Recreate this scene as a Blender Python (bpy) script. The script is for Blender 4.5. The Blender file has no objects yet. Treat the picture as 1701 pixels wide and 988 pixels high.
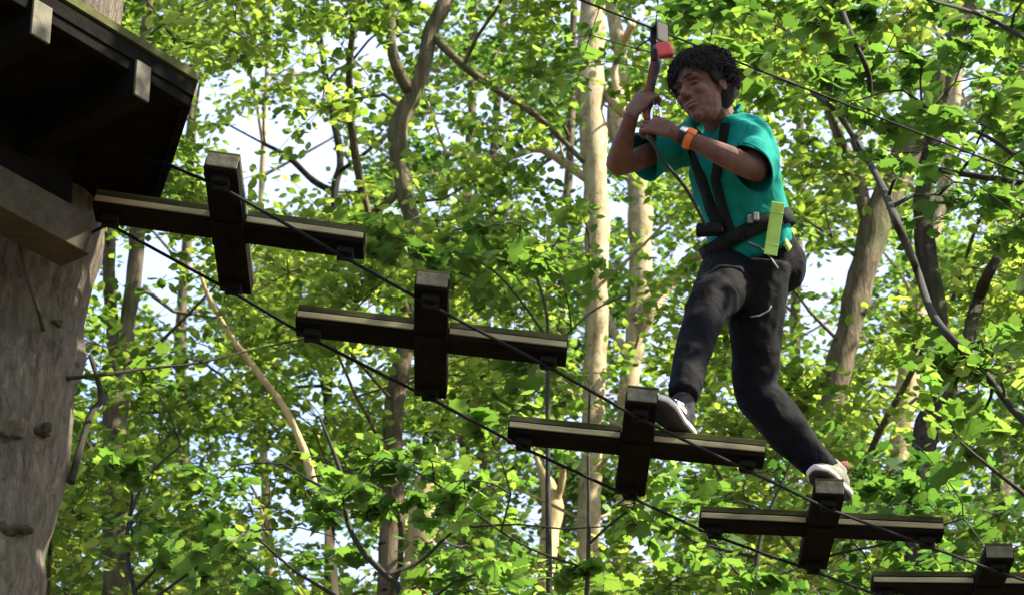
import bpy, bmesh, math, random
import numpy as np
from mathutils import Vector, Matrix, noise as mnoise
from mathutils.bvhtree import BVHTree

random.seed(7)
rng = np.random.default_rng(11)
SC = bpy.context.scene
COL = SC.collection
R = math.radians

# ------------------------------------------------------------------ camera
F_PX, PITCH, CAMZ = 5300.0, R(28.8), 1.6
CP, SP = math.cos(PITCH), math.sin(PITCH)
cam_d = bpy.data.cameras.new('camera'); cam = bpy.data.objects.new('camera', cam_d); COL.objects.link(cam)
cam.location = (0, 0, CAMZ); cam.rotation_euler = (R(90) + PITCH, 0, 0)
cam_d.sensor_fit = 'HORIZONTAL'; cam_d.sensor_width = 36; cam_d.lens = 36 * F_PX / 1701
cam_d.clip_end = 2000
cam_d.dof.use_dof = True; cam_d.dof.focus_distance = 11.2; cam_d.dof.aperture_fstop = 10
SC.camera = cam

# ------------------------------------------------------------------ light
SUN_DIR = Vector((0.84, -0.10, 0.84)).normalized()      # towards the sun
elev = math.asin(SUN_DIR.z); azim = math.atan2(SUN_DIR.x, SUN_DIR.y)
w = bpy.data.worlds.new('World'); SC.world = w; w.use_nodes = True
nt = w.node_tree; nt.nodes.clear()
sky = nt.nodes.new('ShaderNodeTexSky'); sky.sky_type = 'NISHITA'; sky.sun_disc = False
sky.sun_elevation = elev; sky.sun_rotation = azim; sky.dust_density = 3.0; sky.air_density = 1.0
bg = nt.nodes.new('ShaderNodeBackground'); bg.inputs[1].default_value = 0.15
wo = nt.nodes.new('ShaderNodeOutputWorld')
wtc = nt.nodes.new('ShaderNodeTexCoord'); wn = nt.nodes.new('ShaderNodeTexNoise'); wn.inputs['Scale'].default_value = 5.0; wn.inputs['Detail'].default_value = 6
nt.links.new(wtc.outputs['Generated'], wn.inputs[0])
wr = nt.nodes.new('ShaderNodeValToRGB'); wr.color_ramp.elements[0].position = .36; wr.color_ramp.elements[1].position = .56
wm = nt.nodes.new('ShaderNodeMixRGB'); wm.inputs[2].default_value = (1.7, 2.0, 2.9, 1)      # thin bright cloud
nt.links.new(wn.outputs[0], wr.inputs[0]); nt.links.new(wr.outputs[0], wm.inputs[0]); nt.links.new(sky.outputs[0], wm.inputs[1])
nt.links.new(wm.outputs[0], bg.inputs[0]); nt.links.new(bg.outputs[0], wo.inputs[0])
sl = bpy.data.lights.new('sun', 'SUN'); sl.energy = 5.0; sl.angle = R(0.6); sl.color = (1.0, 0.91, 0.74)
so = bpy.data.objects.new('sun', sl); COL.objects.link(so)
so.rotation_euler = (-SUN_DIR).to_track_quat('-Z', 'Y').to_euler()
so.location = (8, -4, 20)
SC.view_settings.view_transform = 'Standard'; SC.view_settings.look = 'None'
SC.view_settings.exposure = 2.05; SC.view_settings.gamma = 1.0
SC.render.engine = 'CYCLES'
SC.cycles.max_bounces = 7; SC.cycles.diffuse_bounces = 4; SC.cycles.transmission_bounces = 5
SC.cycles.glossy_bounces = 2; SC.cycles.use_denoising = True

# ------------------------------------------------------------------ helpers
def P(px, py, d):
    """world point seen at a photograph pixel, d metres along the view axis"""
    x = (px - 850.5) / F_PX * d; u = (494 - py) / F_PX * d
    return Vector((x, d * CP - u * SP, d * SP + u * CP + CAMZ))

X = Vector((1, 0, 0)); Y = Vector((0, 1, 0)); Z = Vector((0, 0, 1))
def W(px_w, d): return px_w / F_PX * d

def mesh_obj(name, bm, mat, parent=None, smooth=True):
    me = bpy.data.meshes.new(name)
    bm.to_mesh(me); bm.free()
    if smooth:
        me.polygons.foreach_set('use_smooth', [True] * len(me.polygons))
    o = bpy.data.objects.new(name, me); COL.objects.link(o)
    if mat: me.materials.append(mat)
    if parent: set_parent(o, parent)
    return o

def set_parent(o, parent):
    o.parent = parent
    o.matrix_parent_inverse = Matrix.Translation(parent.location).inverted() if parent.rotation_euler[:] == (0, 0, 0) \
        else parent.matrix_basis.inverted()

def thing(name, label, cat, loc, group=None):
    o = bpy.data.objects.new(name, None); COL.objects.link(o); o.location = loc
    o.empty_display_size = .2
    tag(o, label, cat, group); return o

def tag(o, label, cat, group=None):
    o['label'] = label; o['category'] = cat
    if group: o['group'] = group

def frames(pts):
    """tangents and parallel-transported normals along a path"""
    T = []
    for i in range(len(pts)):
        a = pts[max(i - 1, 0)]; b = pts[min(i + 1, len(pts) - 1)]
        T.append((b - a).normalized())
    up = Vector((0, 0, 1)) if abs(T[0].z) < .9 else Vector((0, 1, 0))
    N = [(up - T[0] * up.dot(T[0])).normalized()]
    for i in range(1, len(pts)):
        n = N[-1] - T[i] * N[-1].dot(T[i])
        N.append(n.normalized())
    return T, N

def tube(bm, pts, rad, seg=8, caps=True, wob=0.0, wobf=3.0, flat=1.0, rough_end=False):
    pts = [Vector(p) for p in pts]
    if not hasattr(rad, '__len__'): rad = [rad] * len(pts)
    T, N = frames(pts); rings = []
    for i, p in enumerate(pts):
        B = T[i].cross(N[i]); ring = []
        for k in range(seg):
            a = 2 * math.pi * k / seg
            dvec = N[i] * math.cos(a) + B * math.sin(a) * flat
            r = rad[i]
            if wob: r *= 1 + wob * mnoise.noise((p + dvec * r) * wobf)
            q = p + dvec * r
            if rough_end and i == len(pts) - 1:
                q += T[i] * random.uniform(-1, 2.2) * rad[i]
            ring.append(bm.verts.new(q))
        rings.append(ring)
    for i in range(len(rings) - 1):
        for k in range(seg):
            bm.faces.new((rings[i][k], rings[i][(k + 1) % seg], rings[i + 1][(k + 1) % seg], rings[i + 1][k]))
    if caps:
        bm.faces.new(rings[0][::-1]); bm.faces.new(rings[-1])
    return rings

def smooth_path(pts, n=4):
    """Catmull-Rom through (Vector, radius) pairs"""
    out = []
    q = [pts[0]] + list(pts) + [pts[-1]]
    for i in range(1, len(q) - 2):
        for k in range(n):
            t = k / n
            def cr(a, b, c, d):
                return 0.5 * ((2 * b) + (c - a) * t + (2 * a - 5 * b + 4 * c - d) * t * t + (3 * b - a - 3 * c + d) * t ** 3)
            out.append((cr(q[i - 1][0], q[i][0], q[i + 1][0], q[i + 2][0]), cr(q[i - 1][1], q[i][1], q[i + 1][1], q[i + 2][1])))
    out.append(pts[-1]); return out

def box(bm, c, ax, ay, az, bev=0.0):
    """box from centre and three half-axis vectors, edges optionally bevelled"""
    b2 = bmesh.new(); vs = {}
    for i in (-1, 1):
        for j in (-1, 1):
            for k in (-1, 1): vs[i, j, k] = b2.verts.new(c + ax * i + ay * j + az * k)
    for f in (((-1,-1,-1),(-1,1,-1),(1,1,-1),(1,-1,-1)), ((-1,-1,1),(1,-1,1),(1,1,1),(-1,1,1)),
              ((-1,-1,-1),(1,-1,-1),(1,-1,1),(-1,-1,1)), ((-1,1,-1),(-1,1,1),(1,1,1),(1,1,-1)),
              ((-1,-1,-1),(-1,-1,1),(-1,1,1),(-1,1,-1)), ((1,-1,-1),(1,1,-1),(1,1,1),(1,-1,1))):
        b2.faces.new([vs[v] for v in f])
    bmesh.ops.recalc_face_normals(b2, faces=b2.faces)
    if bev: bmesh.ops.bevel(b2, geom=list(b2.edges), offset=bev, segments=2, affect='EDGES', profile=.6)
    me = bpy.data.meshes.new('tmp'); b2.to_mesh(me); b2.free(); bm.from_mesh(me); bpy.data.meshes.remove(me)

def ellipsoid(bm, c, ax, ay, az, su=14, sv=9):
    b2 = bmesh.new(); bmesh.ops.create_uvsphere(b2, u_segments=su, v_segments=sv, radius=1)
    M = Matrix((ax, ay, az)).transposed()
    for v in b2.verts: v.co = M @ v.co + c
    bmesh.ops.recalc_face_normals(b2, faces=b2.faces)
    me = bpy.data.meshes.new('tmp'); b2.to_mesh(me); b2.free(); bm.from_mesh(me); bpy.data.meshes.remove(me)

def loft(bm, rings, seg=20):
    """rings: (centre, u, v) half-axis vectors"""
    rr = []
    for c, u, v in rings:
        rr.append([bm.verts.new(c + u * math.cos(2*math.pi*k/seg) + v * math.sin(2*math.pi*k/seg)) for k in range(seg)])
    for i in range(len(rr) - 1):
        for k in range(seg):
            bm.faces.new((rr[i][k], rr[i][(k+1) % seg], rr[i+1][(k+1) % seg], rr[i+1][k]))
    bm.faces.new(rr[0][::-1]); bm.faces.new(rr[-1])

def remesh(bm, voxel=.006, smooth=4):
    """fuse overlapping solids into one continuous skin, returned as a bmesh"""
    bmesh.ops.recalc_face_normals(bm, faces=bm.faces)
    me = bpy.data.meshes.new('tmp'); bm.to_mesh(me); bm.free()
    o = bpy.data.objects.new('tmp', me); COL.objects.link(o)
    m = o.modifiers.new('r', 'REMESH'); m.mode = 'VOXEL'; m.voxel_size = voxel
    s = o.modifiers.new('s', 'SMOOTH'); s.iterations = smooth; s.factor = .5
    dg = bpy.context.evaluated_depsgraph_get(); dg.update()
    ev = o.evaluated_get(dg); m2 = bpy.data.meshes.new_from_object(ev)
    bpy.data.objects.remove(o); bpy.data.meshes.remove(me)
    out = bmesh.new(); out.from_mesh(m2); bpy.data.meshes.remove(m2)
    return out

# ------------------------------------------------------------------ materials
def new_mat(name):
    m = bpy.data.materials.new(name); m.use_nodes = True
    n = m.node_tree; b = n.nodes['Principled BSDF']; return m, n, b

def ramp(n, cols):
    r = n.nodes.new('ShaderNodeValToRGB'); e = r.color_ramp.elements
    while len(e) < len(cols): e.new(.5)
    for i, (p, c) in enumerate(cols): e[i].position = p; e[i].color = (*c, 1)
    return r

def noise_mat(name, cols, scale=8, stretch=(1, 1, 1), rough=.85, bump=.3, detail=6, spec=.3, bump_dist=.01, wave=None, metal=0):
    m, n, b = new_mat(name); L = n.links
    tc = n.nodes.new('ShaderNodeTexCoord'); mp = n.nodes.new('ShaderNodeMapping'); mp.inputs['Scale'].default_value = stretch
    L.new(tc.outputs['Object'], mp.inputs[0])
    nz = n.nodes.new('ShaderNodeTexNoise'); nz.inputs['Scale'].default_value = scale; nz.inputs['Detail'].default_value = detail
    nz.inputs['Roughness'].default_value = .65
    L.new(mp.outputs[0], nz.inputs[0])
    r = ramp(n, cols); L.new(nz.outputs[0], r.inputs[0]); L.new(r.outputs[0], b.inputs['Base Color'])
    b.inputs['Roughness'].default_value = rough; b.inputs['Specular IOR Level'].default_value = spec
    b.inputs['Metallic'].default_value = metal
    if bump:
        bp = n.nodes.new('ShaderNodeBump'); bp.inputs['Strength'].default_value = bump; bp.inputs['Distance'].default_value = bump_dist
        L.new(nz.outputs[0], bp.inputs['Height']); L.new(bp.outputs[0], b.inputs['Normal'])
    return m

def bark_mat(name, dark, mid, light, moss=(.06, .10, .02), moss_amt=.35, scale=9, stretch_z=.22, bump=.9):
    """ridged bark: long vertical fissures, blotches of lichen, dark knots"""
    m, n, b = new_mat(name); L = n.links
    tc = n.nodes.new('ShaderNodeTexCoord'); mp = n.nodes.new('ShaderNodeMapping'); mp.inputs['Scale'].default_value = (1, 1, stretch_z)
    L.new(tc.outputs['Object'], mp.inputs[0])
    nz = n.nodes.new('ShaderNodeTexNoise'); nz.inputs['Scale'].default_value = scale * 2; nz.inputs['Detail'].default_value = 8; nz.inputs['Roughness'].default_value = .7
    nz.inputs['Distortion'].default_value = .6
    L.new(mp.outputs[0], nz.inputs[0])
    big = n.nodes.new('ShaderNodeTexNoise'); big.inputs['Scale'].default_value = 3.0; big.inputs['Detail'].default_value = 5
    L.new(tc.outputs['Object'], big.inputs[0])
    r = ramp(n, [(.32, dark), (.5, mid), (.68, light)]); L.new(nz.outputs[0], r.inputs[0])
    r2 = ramp(n, [(.50, (0, 0, 0)), (.64, (1, 1, 1))]); L.new(big.outputs[0], r2.inputs[0])
    mu = n.nodes.new('ShaderNodeMath'); mu.operation = 'MULTIPLY'; mu.inputs[1].default_value = moss_amt; L.new(r2.outputs[0], mu.inputs[0])
    mx = n.nodes.new('ShaderNodeMixRGB'); mx.inputs[2].default_value = (*moss, 1)
    L.new(mu.outputs[0], mx.inputs[0]); L.new(r.outputs[0], mx.inputs[1])
    # dark knots and scars
    vo = n.nodes.new('ShaderNodeTexNoise'); vo.inputs['Scale'].default_value = 6.5; vo.inputs['Detail'].default_value = 3
    mp2 = n.nodes.new('ShaderNodeMapping'); mp2.inputs['Scale'].default_value = (.8, .8, 1.6); mp2.inputs['Location'].default_value = (3, 7, 2)
    L.new(tc.outputs['Object'], mp2.inputs[0]); L.new(mp2.outputs[0], vo.inputs[0])
    r3 = ramp(n, [(.66, (0, 0, 0)), (.72, (1, 1, 1))]); L.new(vo.outputs[0], r3.inputs[0])
    mx2 = n.nodes.new('ShaderNodeMixRGB'); mx2.inputs[2].default_value = (*[c * .35 for c in dark], 1)
    L.new(r3.outputs[0], mx2.inputs[0]); L.new(mx.outputs[0], mx2.inputs[1]); L.new(mx2.outputs[0], b.inputs['Base Color'])
    b.inputs['Roughness'].default_value = .9; b.inputs['Specular IOR Level'].default_value = .2
    bp = n.nodes.new('ShaderNodeBump'); bp.inputs['Strength'].default_value = bump; bp.inputs['Distance'].default_value = .03
    L.new(nz.outputs[0], bp.inputs['Height']); L.new(bp.outputs[0], b.inputs['Normal'])
    return m

def leaf_mat(name, cols, trans_gain=(1.66, 1.68, .70), tmix=.5, rough=.45):
    m, n, b = new_mat(name); L = n.links
    g = n.nodes.new('ShaderNodeNewGeometry')
    tc = n.nodes.new('ShaderNodeTexCoord')
    nz = n.nodes.new('ShaderNodeTexNoise'); nz.inputs['Scale'].default_value = .9; nz.inputs['Detail'].default_value = 2
    L.new(tc.outputs['Object'], nz.inputs[0])
    ad = n.nodes.new('ShaderNodeMath'); ad.operation = 'MULTIPLY_ADD'; ad.inputs[1].default_value = .55
    L.new(g.outputs['Random Per Island'], ad.inputs[0])
    sc = n.nodes.new('ShaderNodeMath'); sc.operation = 'MULTIPLY_ADD'; sc.inputs[1].default_value = 1.5; sc.inputs[2].default_value = -.5
    L.new(nz.outputs[0], sc.inputs[0]); L.new(sc.outputs[0], ad.inputs[2])
    r = ramp(n, cols); L.new(ad.outputs[0], r.inputs[0]); L.new(r.outputs[0], b.inputs['Base Color'])
    b.inputs['Roughness'].default_value = rough; b.inputs['Specular IOR Level'].default_value = .35
    tr = n.nodes.new('ShaderNodeBsdfTranslucent')
    mu = n.nodes.new('ShaderNodeMixRGB'); mu.blend_type = 'MULTIPLY'; mu.inputs[0].default_value = 1; mu.inputs[2].default_value = (*trans_gain, 1)
    L.new(r.outputs[0], mu.inputs[1]); L.new(mu.outputs[0], tr.inputs[0])
    mx = n.nodes.new('ShaderNodeMixShader'); mx.inputs[0].default_value = tmix
    L.new(b.outputs[0], mx.inputs[1]); L.new(tr.outputs[0], mx.inputs[2])
    L.new(mx.outputs[0], n.nodes['Material Output'].inputs[0])
    return m

def flat_mat(name, col, rough=.7, metal=0, spec=.4, bump=0, sheen=0, scale=300):
    m, n, b = new_mat(name); L = n.links
    b.inputs['Roughness'].default_value = rough; b.inputs['Metallic'].default_value = metal
    b.inputs['Specular IOR Level'].default_value = spec
    tc = n.nodes.new('ShaderNodeTexCoord'); nz = n.nodes.new('ShaderNodeTexNoise'); nz.inputs['Scale'].default_value = 14; nz.inputs['Detail'].default_value = 5
    L.new(tc.outputs['Object'], nz.inputs[0])
    r = ramp(n, [(.3, tuple(c * .82 for c in col)), (.7, tuple(min(1, c * 1.15) for c in col))]); L.new(nz.outputs[0], r.inputs[0]); L.new(r.outputs[0], b.inputs['Base Color'])
    if sheen: b.inputs['Sheen Weight'].default_value = sheen
    if bump:
        n2 = n.nodes.new('ShaderNodeTexNoise'); n2.inputs['Scale'].default_value = scale; L.new(tc.outputs['Object'], n2.inputs[0])
        bp = n.nodes.new('ShaderNodeBump'); bp.inputs['Strength'].default_value = bump; bp.inputs['Distance'].default_value = .004
        L.new(n2.outputs[0], bp.inputs['Height']); L.new(bp.outputs[0], b.inputs['Normal'])
    return m

G = [(.0, (.024, .062, .020)), (.30, (.055, .125, .032)), (.55, (.110, .198, .050)), (.90, (.235, .315, .110))]  # palest end of the leaf ramps raised to imitate sunlit leaves
G2 = [(.0, (.036, .076, .022)), (.30, (.080, .148, .036)), (.55, (.148, .222, .056)), (.90, (.275, .335, .120))]
G3 = [(.0, (.020, .058, .020)), (.35, (.044, .108, .032)), (.6, (.085, .165, .046)), (.92, (.175, .255, .085))]
M_leaf = [leaf_mat('foliage_mid', G), leaf_mat('foliage_yellow', G2, tmix=.55), leaf_mat('foliage_deep', G3)]
M_maple = leaf_mat('foliage_broad', [(.0, (.036, .085, .024)), (.5, (.070, .138, .038)), (.95, (.125, .190, .055))], tmix=.6)
B_brown = bark_mat('bark_brown', (.035, .028, .018), (.11, .085, .055), (.20, .16, .11))
B_pale = bark_mat('bark_pale', (.12, .09, .05), (.36, .28, .17), (.50, .41, .28), moss_amt=.15, scale=5, stretch_z=.6, bump=.5)
B_dark = bark_mat('bark_dark', (.010, .008, .005), (.028, .023, .015), (.06, .048, .032), moss_amt=.3)
B_bare = bark_mat('bare_wood', (.22, .15, .07), (.50, .37, .20), (.62, .50, .31), moss_amt=.08, scale=6, stretch_z=.12, bump=.6)
B_big = bark_mat('bark_platform_tree', (.045, .037, .025), (.118, .100, .072), (.195, .170, .126), moss=(.075, .085, .04), moss_amt=.4, scale=22, stretch_z=.28, bump=1)

# ------------------------------------------------------------------ ground
gm = noise_mat('forest_floor', [(.3, (.035, .025, .014)), (.5, (.075, .05, .025)), (.7, (.05, .07, .02))], scale=1.2, bump=.6, bump_dist=.05)
bm = bmesh.new()
n_ = 60
def gz(x, y): return .25 * mnoise.noise(Vector((x * .06, y * .06, 0))) if x * x + y * y < 150 ** 2 else 0
gs = sorted([s * (i / 30) ** 2.2 * 900 for s in (-1, 1) for i in range(1, 31)] + [0])
gv = [[bm.verts.new((x, y, gz(x, y))) for x in gs] for y in gs]
for i in range(len(gs) - 1):
    for j in range(len(gs) - 1): bm.faces.new((gv[i][j], gv[i][j+1], gv[i+1][j+1], gv[i+1][j]))
g = mesh_obj('ground', bm, gm); g['kind'] = 'structure'

# ------------------------------------------------------------------ leaves
LEAF_S = (np.array([(0, 0, 0), (.28, .28, -.05), (.30, .62, -.05), (0, 1, 0), (-.30, .62, -.05), (-.28, .28, -.05)], float),
          [(0, 1, 2, 3), (0, 3, 4, 5)])
_mo = [(.10, .10), (.40, .02), (.40, .22), (.58, .42), (.42, .50), (.36, .72), (.20, .74), (0, 1.0)]
_mv = [(0, .0, 0)] + [(x, y, -.10 * abs(x)) for x, y in _mo] + [(-x, y, -.10 * abs(x)) for x, y in _mo[:-1][::-1]]
LEAF_M = (np.array(_mv, float), [(0, 1, 2, 3), (0, 3, 4, 5), (0, 5, 6, 7), (0, 7, 8), (0, 8, 9), (0, 9, 10, 11), (0, 11, 12, 13), (0, 13, 14, 15)])

def leaf_mesh(name, centres, sizes, kind, mat, parent, tilt=.55):
    V, Fc = kind; n = len(centres); centres = np.asarray(centres, float)
    nrm = np.stack([rng.normal(0, tilt, n), rng.normal(0, tilt, n), np.ones(n)], 1); nrm /= np.linalg.norm(nrm, axis=1)[:, None]
    a = rng.uniform(0, 2 * np.pi, n); t = np.stack([np.cos(a), np.sin(a), np.zeros(n)], 1)
    t -= nrm * (t * nrm).sum(1)[:, None]; t /= np.linalg.norm(t, axis=1)[:, None]
    b = np.cross(nrm, t)
    s = np.asarray(sizes)[:, None, None]
    v = (V[None, :, 0, None] * b[:, None] + (V[None, :, 1, None] - .5) * t[:, None] + V[None, :, 2, None] * nrm[:, None]) * s + centres[:, None]
    # droop of the tip
    v[:, :, 2] -= (V[None, :, 1] ** 2) * .12 * np.asarray(sizes)[:, None]
    nv = len(V); v = v.reshape(-1, 3)
    lens = np.array([len(f) for f in Fc]); idx = np.concatenate([np.array(f) for f in Fc])
    loops = (idx[None] + (np.arange(n) * nv)[:, None]).ravel()
    starts = np.concatenate([[0], np.cumsum(np.tile(lens, n))[:-1]])
    me = bpy.data.meshes.new(name); me.vertices.add(len(v)); me.vertices.foreach_set('co', v.astype(np.float32).ravel())
    me.loops.add(len(loops)); me.loops.foreach_set('vertex_index', loops.astype(np.int32))
    me.polygons.add(len(starts)); me.polygons.foreach_set('loop_start', starts.astype(np.int32))
    me.polygons.foreach_set('use_smooth', np.zeros(len(starts), bool))
    me.update(calc_edges=True); me.materials.append(mat)
    o = bpy.data.objects.new(name, me); COL.objects.link(o)
    if parent: set_parent(o, parent)
    return o

# ------------------------------------------------------------------ trees
TREES = []
class Tree: pass
def tree(label, path, d, bark, limbs=(), kind='tree', snag=False, leafmat=None, group='woodland trees behind the course', name='woodland_tree', top=True, wob=.35, clumps_ok=True):
    """path: (px, py, width_px[, dd]) from bottom to top; carried down to the ground and, unless a snag, on upwards"""
    t = Tree(); pts = [(P(p[0], p[1], d + (p[3] if len(p) > 3 else 0)), W(p[2], d) / 2) for p in path]
    # keep the trunk in one vertical slab of ground: recompute depth so that the trunk rises, not follows the view plane
    y0 = pts[0][0].y
    pts2 = []
    for p, (v, r) in zip(path, pts):
        ang = (494 - p[1]) / F_PX
        yy = y0 + (p[3] if len(p) > 3 else 0)
        dd = yy / (CP - ang * SP)
        pts2.append((P(p[0], p[1], dd), r))
    pts = pts2
    a, b = pts[0][0], pts[1][0]
    lean = (a - b) / max((b - a).length, .01)
    low = pts[0]; gx = low[0].x + max(-1.2, min(1.2, lean.x * low[0].z * .25)); h = low[0].z
    base = Vector((gx, low[0].y + random.uniform(-.3, .3), -.15 + gz(gx, low[0].y)))
    down = [(base, low[1] * 1.75), (base + Vector((0, 0, .5)), low[1] * 1.35), (base.lerp(low[0], .35), low[1] * 1.2), (base.lerp(low[0], .7), low[1] * 1.08)]
    full = down + pts
    if top and not snag:
        v, r = pts[-1]; dirn = (pts[-1][0] - pts[-2][0]).normalized() * .5 + Vector((0, 0, .6))
        for k in range(1, 4):
            full.append((v + dirn * 1.3 * k + Vector((random.uniform(-.2, .2), random.uniform(-.2, .2), 0)), r * (1 - .27 * k)))
    sp = smooth_path(full, 5)
    root = thing(name, label, kind, base, group)
    bm = bmesh.new(); tube(bm, [p for p, r in sp], [r for p, r in sp], seg=14, wob=wob, wobf=5, rough_end=snag)
    mesh_obj('trunk', bm, bark, root)
    t.root = root; t.axis = sp; t.branch_bm = bmesh.new(); t.leaves = []; t.sizes = []; t.bark = bark; t.limbs = []
    for lp in limbs:
        i0 = min(range(len(sp)), key=lambda i: (sp[i][0] - P(lp[0][0], lp[0][1], sp[i][0].y * CP + (sp[i][0].z - CAMZ) * SP)).length)
        start = sp[i0][0]; lpts = [(start, W(lp[0][2], d) / 2)]
        dd0 = start.y
        for k, q in enumerate(lp[1:]):
            ang = (494 - q[1]) / F_PX; yy = dd0 + (q[3] if len(q) > 3 else random.uniform(-.15, .15) * (k + 1))
            lpts.append((P(q[0], q[1], yy / (CP - ang * SP)), W(q[2], d) / 2))
        ls = smooth_path(lpts, 5); bm = bmesh.new(); tube(bm, [p for p, r in ls], [max(r, .004) for p, r in ls], seg=10, wob=wob, wobf=6)
        mesh_obj('limb', bm, bark, root); t.limbs.append(ls)
    t.leafmat = leafmat or random.choice(M_leaf); t.ok = clumps_ok and not snag
    t.near = []; TREES.append(t); return t

def add_clump(t, c, rad, n, size, flat=.35, maple=False, twig=True):
    """a spray of leaves at c, joined to its tree by a thin curved bough"""
    if not hasattr(t, 'nodes'): t.nodes = [(p, r, 0) for p, r in t.axis] + [(p, r, 0) for l in t.limbs for p, r in l]
    A = np.array([tuple(q[0]) for q in t.nodes]); cc = np.array(c)
    hd = np.hypot(A[:, 0] - c.x, A[:, 1] - c.y)
    s_ = np.linalg.norm(A - cc, axis=1) + np.abs(A[:, 2] - (c.z - .45 * hd)) * .8
    p, r, gen = t.nodes[int(np.argmin(s_))]; L_ = (p - c).length
    k = max(2, int(L_ / .35)); r0 = min(r * .6, .006 + L_ * .007)
    pts = []; bend = Vector([random.uniform(-.12, .12) * L_ for _ in range(3)])
    for i in range(k + 2):
        f = i / (k + 1); q = p.lerp(c, f); q.z += math.sin(f * math.pi) * L_ * .06; q += bend * math.sin(f * math.pi)
        if 0 < i < k + 1: q += Vector([random.uniform(-.035, .035) * min(L_, 1.5) for _ in range(3)])
        pts.append(q)
    rr_ = [r0 * (1 - .75 * i / (k + 1)) + .002 for i in range(k + 2)]
    tube(t.branch_bm, pts, rr_, seg=5, caps=False)
    t.nodes += [(q, ra, gen + 1) for q, ra in list(zip(pts, rr_))[1:]]
    # leaves follow side twigs, so the spray is uneven
    m = max(3, int(n / 14)); tilt = rng.normal(0, .25, 2)
    for _ in range(m):
        a = random.uniform(0, 2 * math.pi); rr = rad * math.sqrt(random.uniform(.15, 1.3)); dz = random.gauss(0, flat * rad)
        e = Vector((c.x + rr * math.cos(a), c.y + rr * math.sin(a), c.z + dz + tilt[0] * rr * math.cos(a) + tilt[1] * rr * math.sin(a)))
        if twig: tube(t.branch_bm, [c, c.lerp(e, .5) + Vector((0, 0, .03)), e], [.0035, .0025, .001], seg=3, caps=False)
        f = rng.uniform(.25, 1.08, 14)[:, None]
        q = np.array(c)[None] * (1 - f) + np.array(e)[None] * f + rng.normal(0, .28 * rad * .35, (14, 3)) * np.array([1.2, 1.2, .6])
        small = not maple or random.random() < .45
        (t.leaves if small else t.near).append(q)
        if small: t.sizes.append(rng.uniform(.75, 1.25, 14) * (size if not maple else size*.72))
        else: t.msize = getattr(t, 'msize', []) + [rng.uniform(.5, 1.3, 14) * size]

def finish_trees():
    for t in TREES:
        if len(t.branch_bm.verts):
            mesh_obj('branches', t.branch_bm, t.bark, t.root)
        if t.leaves:
            leaf_mesh('crown', np.concatenate(t.leaves), np.concatenate(t.sizes), LEAF_S, t.leafmat, t.root)
        if t.near:
            leaf_mesh('crown' if not t.leaves else 'broad_leaves', np.concatenate(t.near), np.concatenate(t.msize), LEAF_M, M_maple, t.root, tilt=.6)

#TREEDATA
T_fork = tree('grey-brown trunk right of the platform tree, forking into two slim upright stems', [(190, 1010, 46), (192, 820, 44), (195, 640, 42), (212, 540, 30), (226, 420, 28), (232, 280, 26), (240, 100, 24), (246, -80, 20)], 20, B_brown,
     limbs=[[(200, 620, 30), (186, 540, 24), (181, 420, 22), (184, 250, 20), (176, 60, 18), (170, -120, 14)]])
T_mid = tree('brown forked trunk behind the second and third crosses with two rising limbs', [(640, 1010, 38), (655, 850, 36), (652, 700, 32), (680, 540, 30), (690, 400, 32), (668, 300, 36), (664, 210, 36), (690, 150, 30), (704, 110, 28), (716, 55, 28), (748, -30, 26)], 19, B_brown,
     limbs=[[(690, 165, 26), (658, 110, 22), (648, 40, 20), (655, -60, 16)], [(720, 60, 16), (770, 110, 16), (840, 160, 14), (900, 200, 12), (970, 270, 8)], [(668, 300, 20), (640, 340, 12), (560, 380, 8)]], leafmat=M_leaf[1])
T_pale = tree('tall straight pale trunk rising just left of the climber', [(972, 1010, 40), (980, 820, 38), (985, 690, 38), (992, 560, 42), (992, 420, 44), (988, 280, 46), (980, 120, 50), (986, -60, 46)], 22, B_pale,
     limbs=[[(985, 300, 16), (900, 250, 14), (840, 262, 10), (740, 255, 8)], [(984, 130, 20), (1040, 190, 20), (1020, 120, 16), (1050, 40, 14)]])
T_tan = tree('crooked tan trunk behind the climber\'s knees with a bright bare limb', [(1030, 1010, 30), (1040, 830, 32), (1042, 660, 34), (1060, 520, 36), (1064, 400, 40), (1058, 300, 40), (1020, 200, 30), (1034, 120, 26), (1010, -40, 20)], 24, B_pale,
     limbs=[[(1055, 560, 26), (1085, 505, 30), (1125, 455, 24), (1170, 420, 14)], [(1050, 600, 18), (1025, 560, 16), (1000, 500, 8)]])
T_right = tree('leaning grey-brown trunk to the right of the climber', [(1340, 1010, 38), (1362, 800, 38), (1380, 680, 42), (1408, 550, 48), (1438, 440, 50), (1466, 340, 52), (1505, 255, 52), (1548, 170, 38), (1590, 60, 30), (1620, -60, 24)], 20, B_brown,
     limbs=[[(1452, 400, 26), (1425, 300, 24), (1398, 240, 22), (1375, 180, 16), (1340, 80, 12)], [(1500, 270, 22), (1560, 200, 18), (1580, 90, 14), (1560, -20, 10)]], leafmat=M_leaf[1])
T_dark = tree('nearly black bent trunk with a broken top at the right', [(1524, 1010, 44), (1526, 850, 44), (1536, 725, 48), (1570, 640, 38), (1564, 550, 32), (1544, 450, 34), (1533, 370, 36), (1536, 300, 34), (1550, 235, 28), (1556, 196, 16)], 17, B_dark, snag=True,
     limbs=[[(1552, 640, 34), (1600, 585, 28), (1625, 500, 24), (1650, 440, 18), (1700, 360, 12)], [(1556, 610, 16), (1640, 582, 12), (1720, 575, 9)]])
T_lit = tree('sunlit pale trunk standing close left of the black bent trunk', [(1470, 1010, 38), (1485, 860, 38), (1496, 720, 38), (1514, 600, 38), (1530, 480, 30), (1560, 350, 24), (1585, 180, 20), (1600, -40, 16)], 24, B_pale, leafmat=M_leaf[0])
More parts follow.
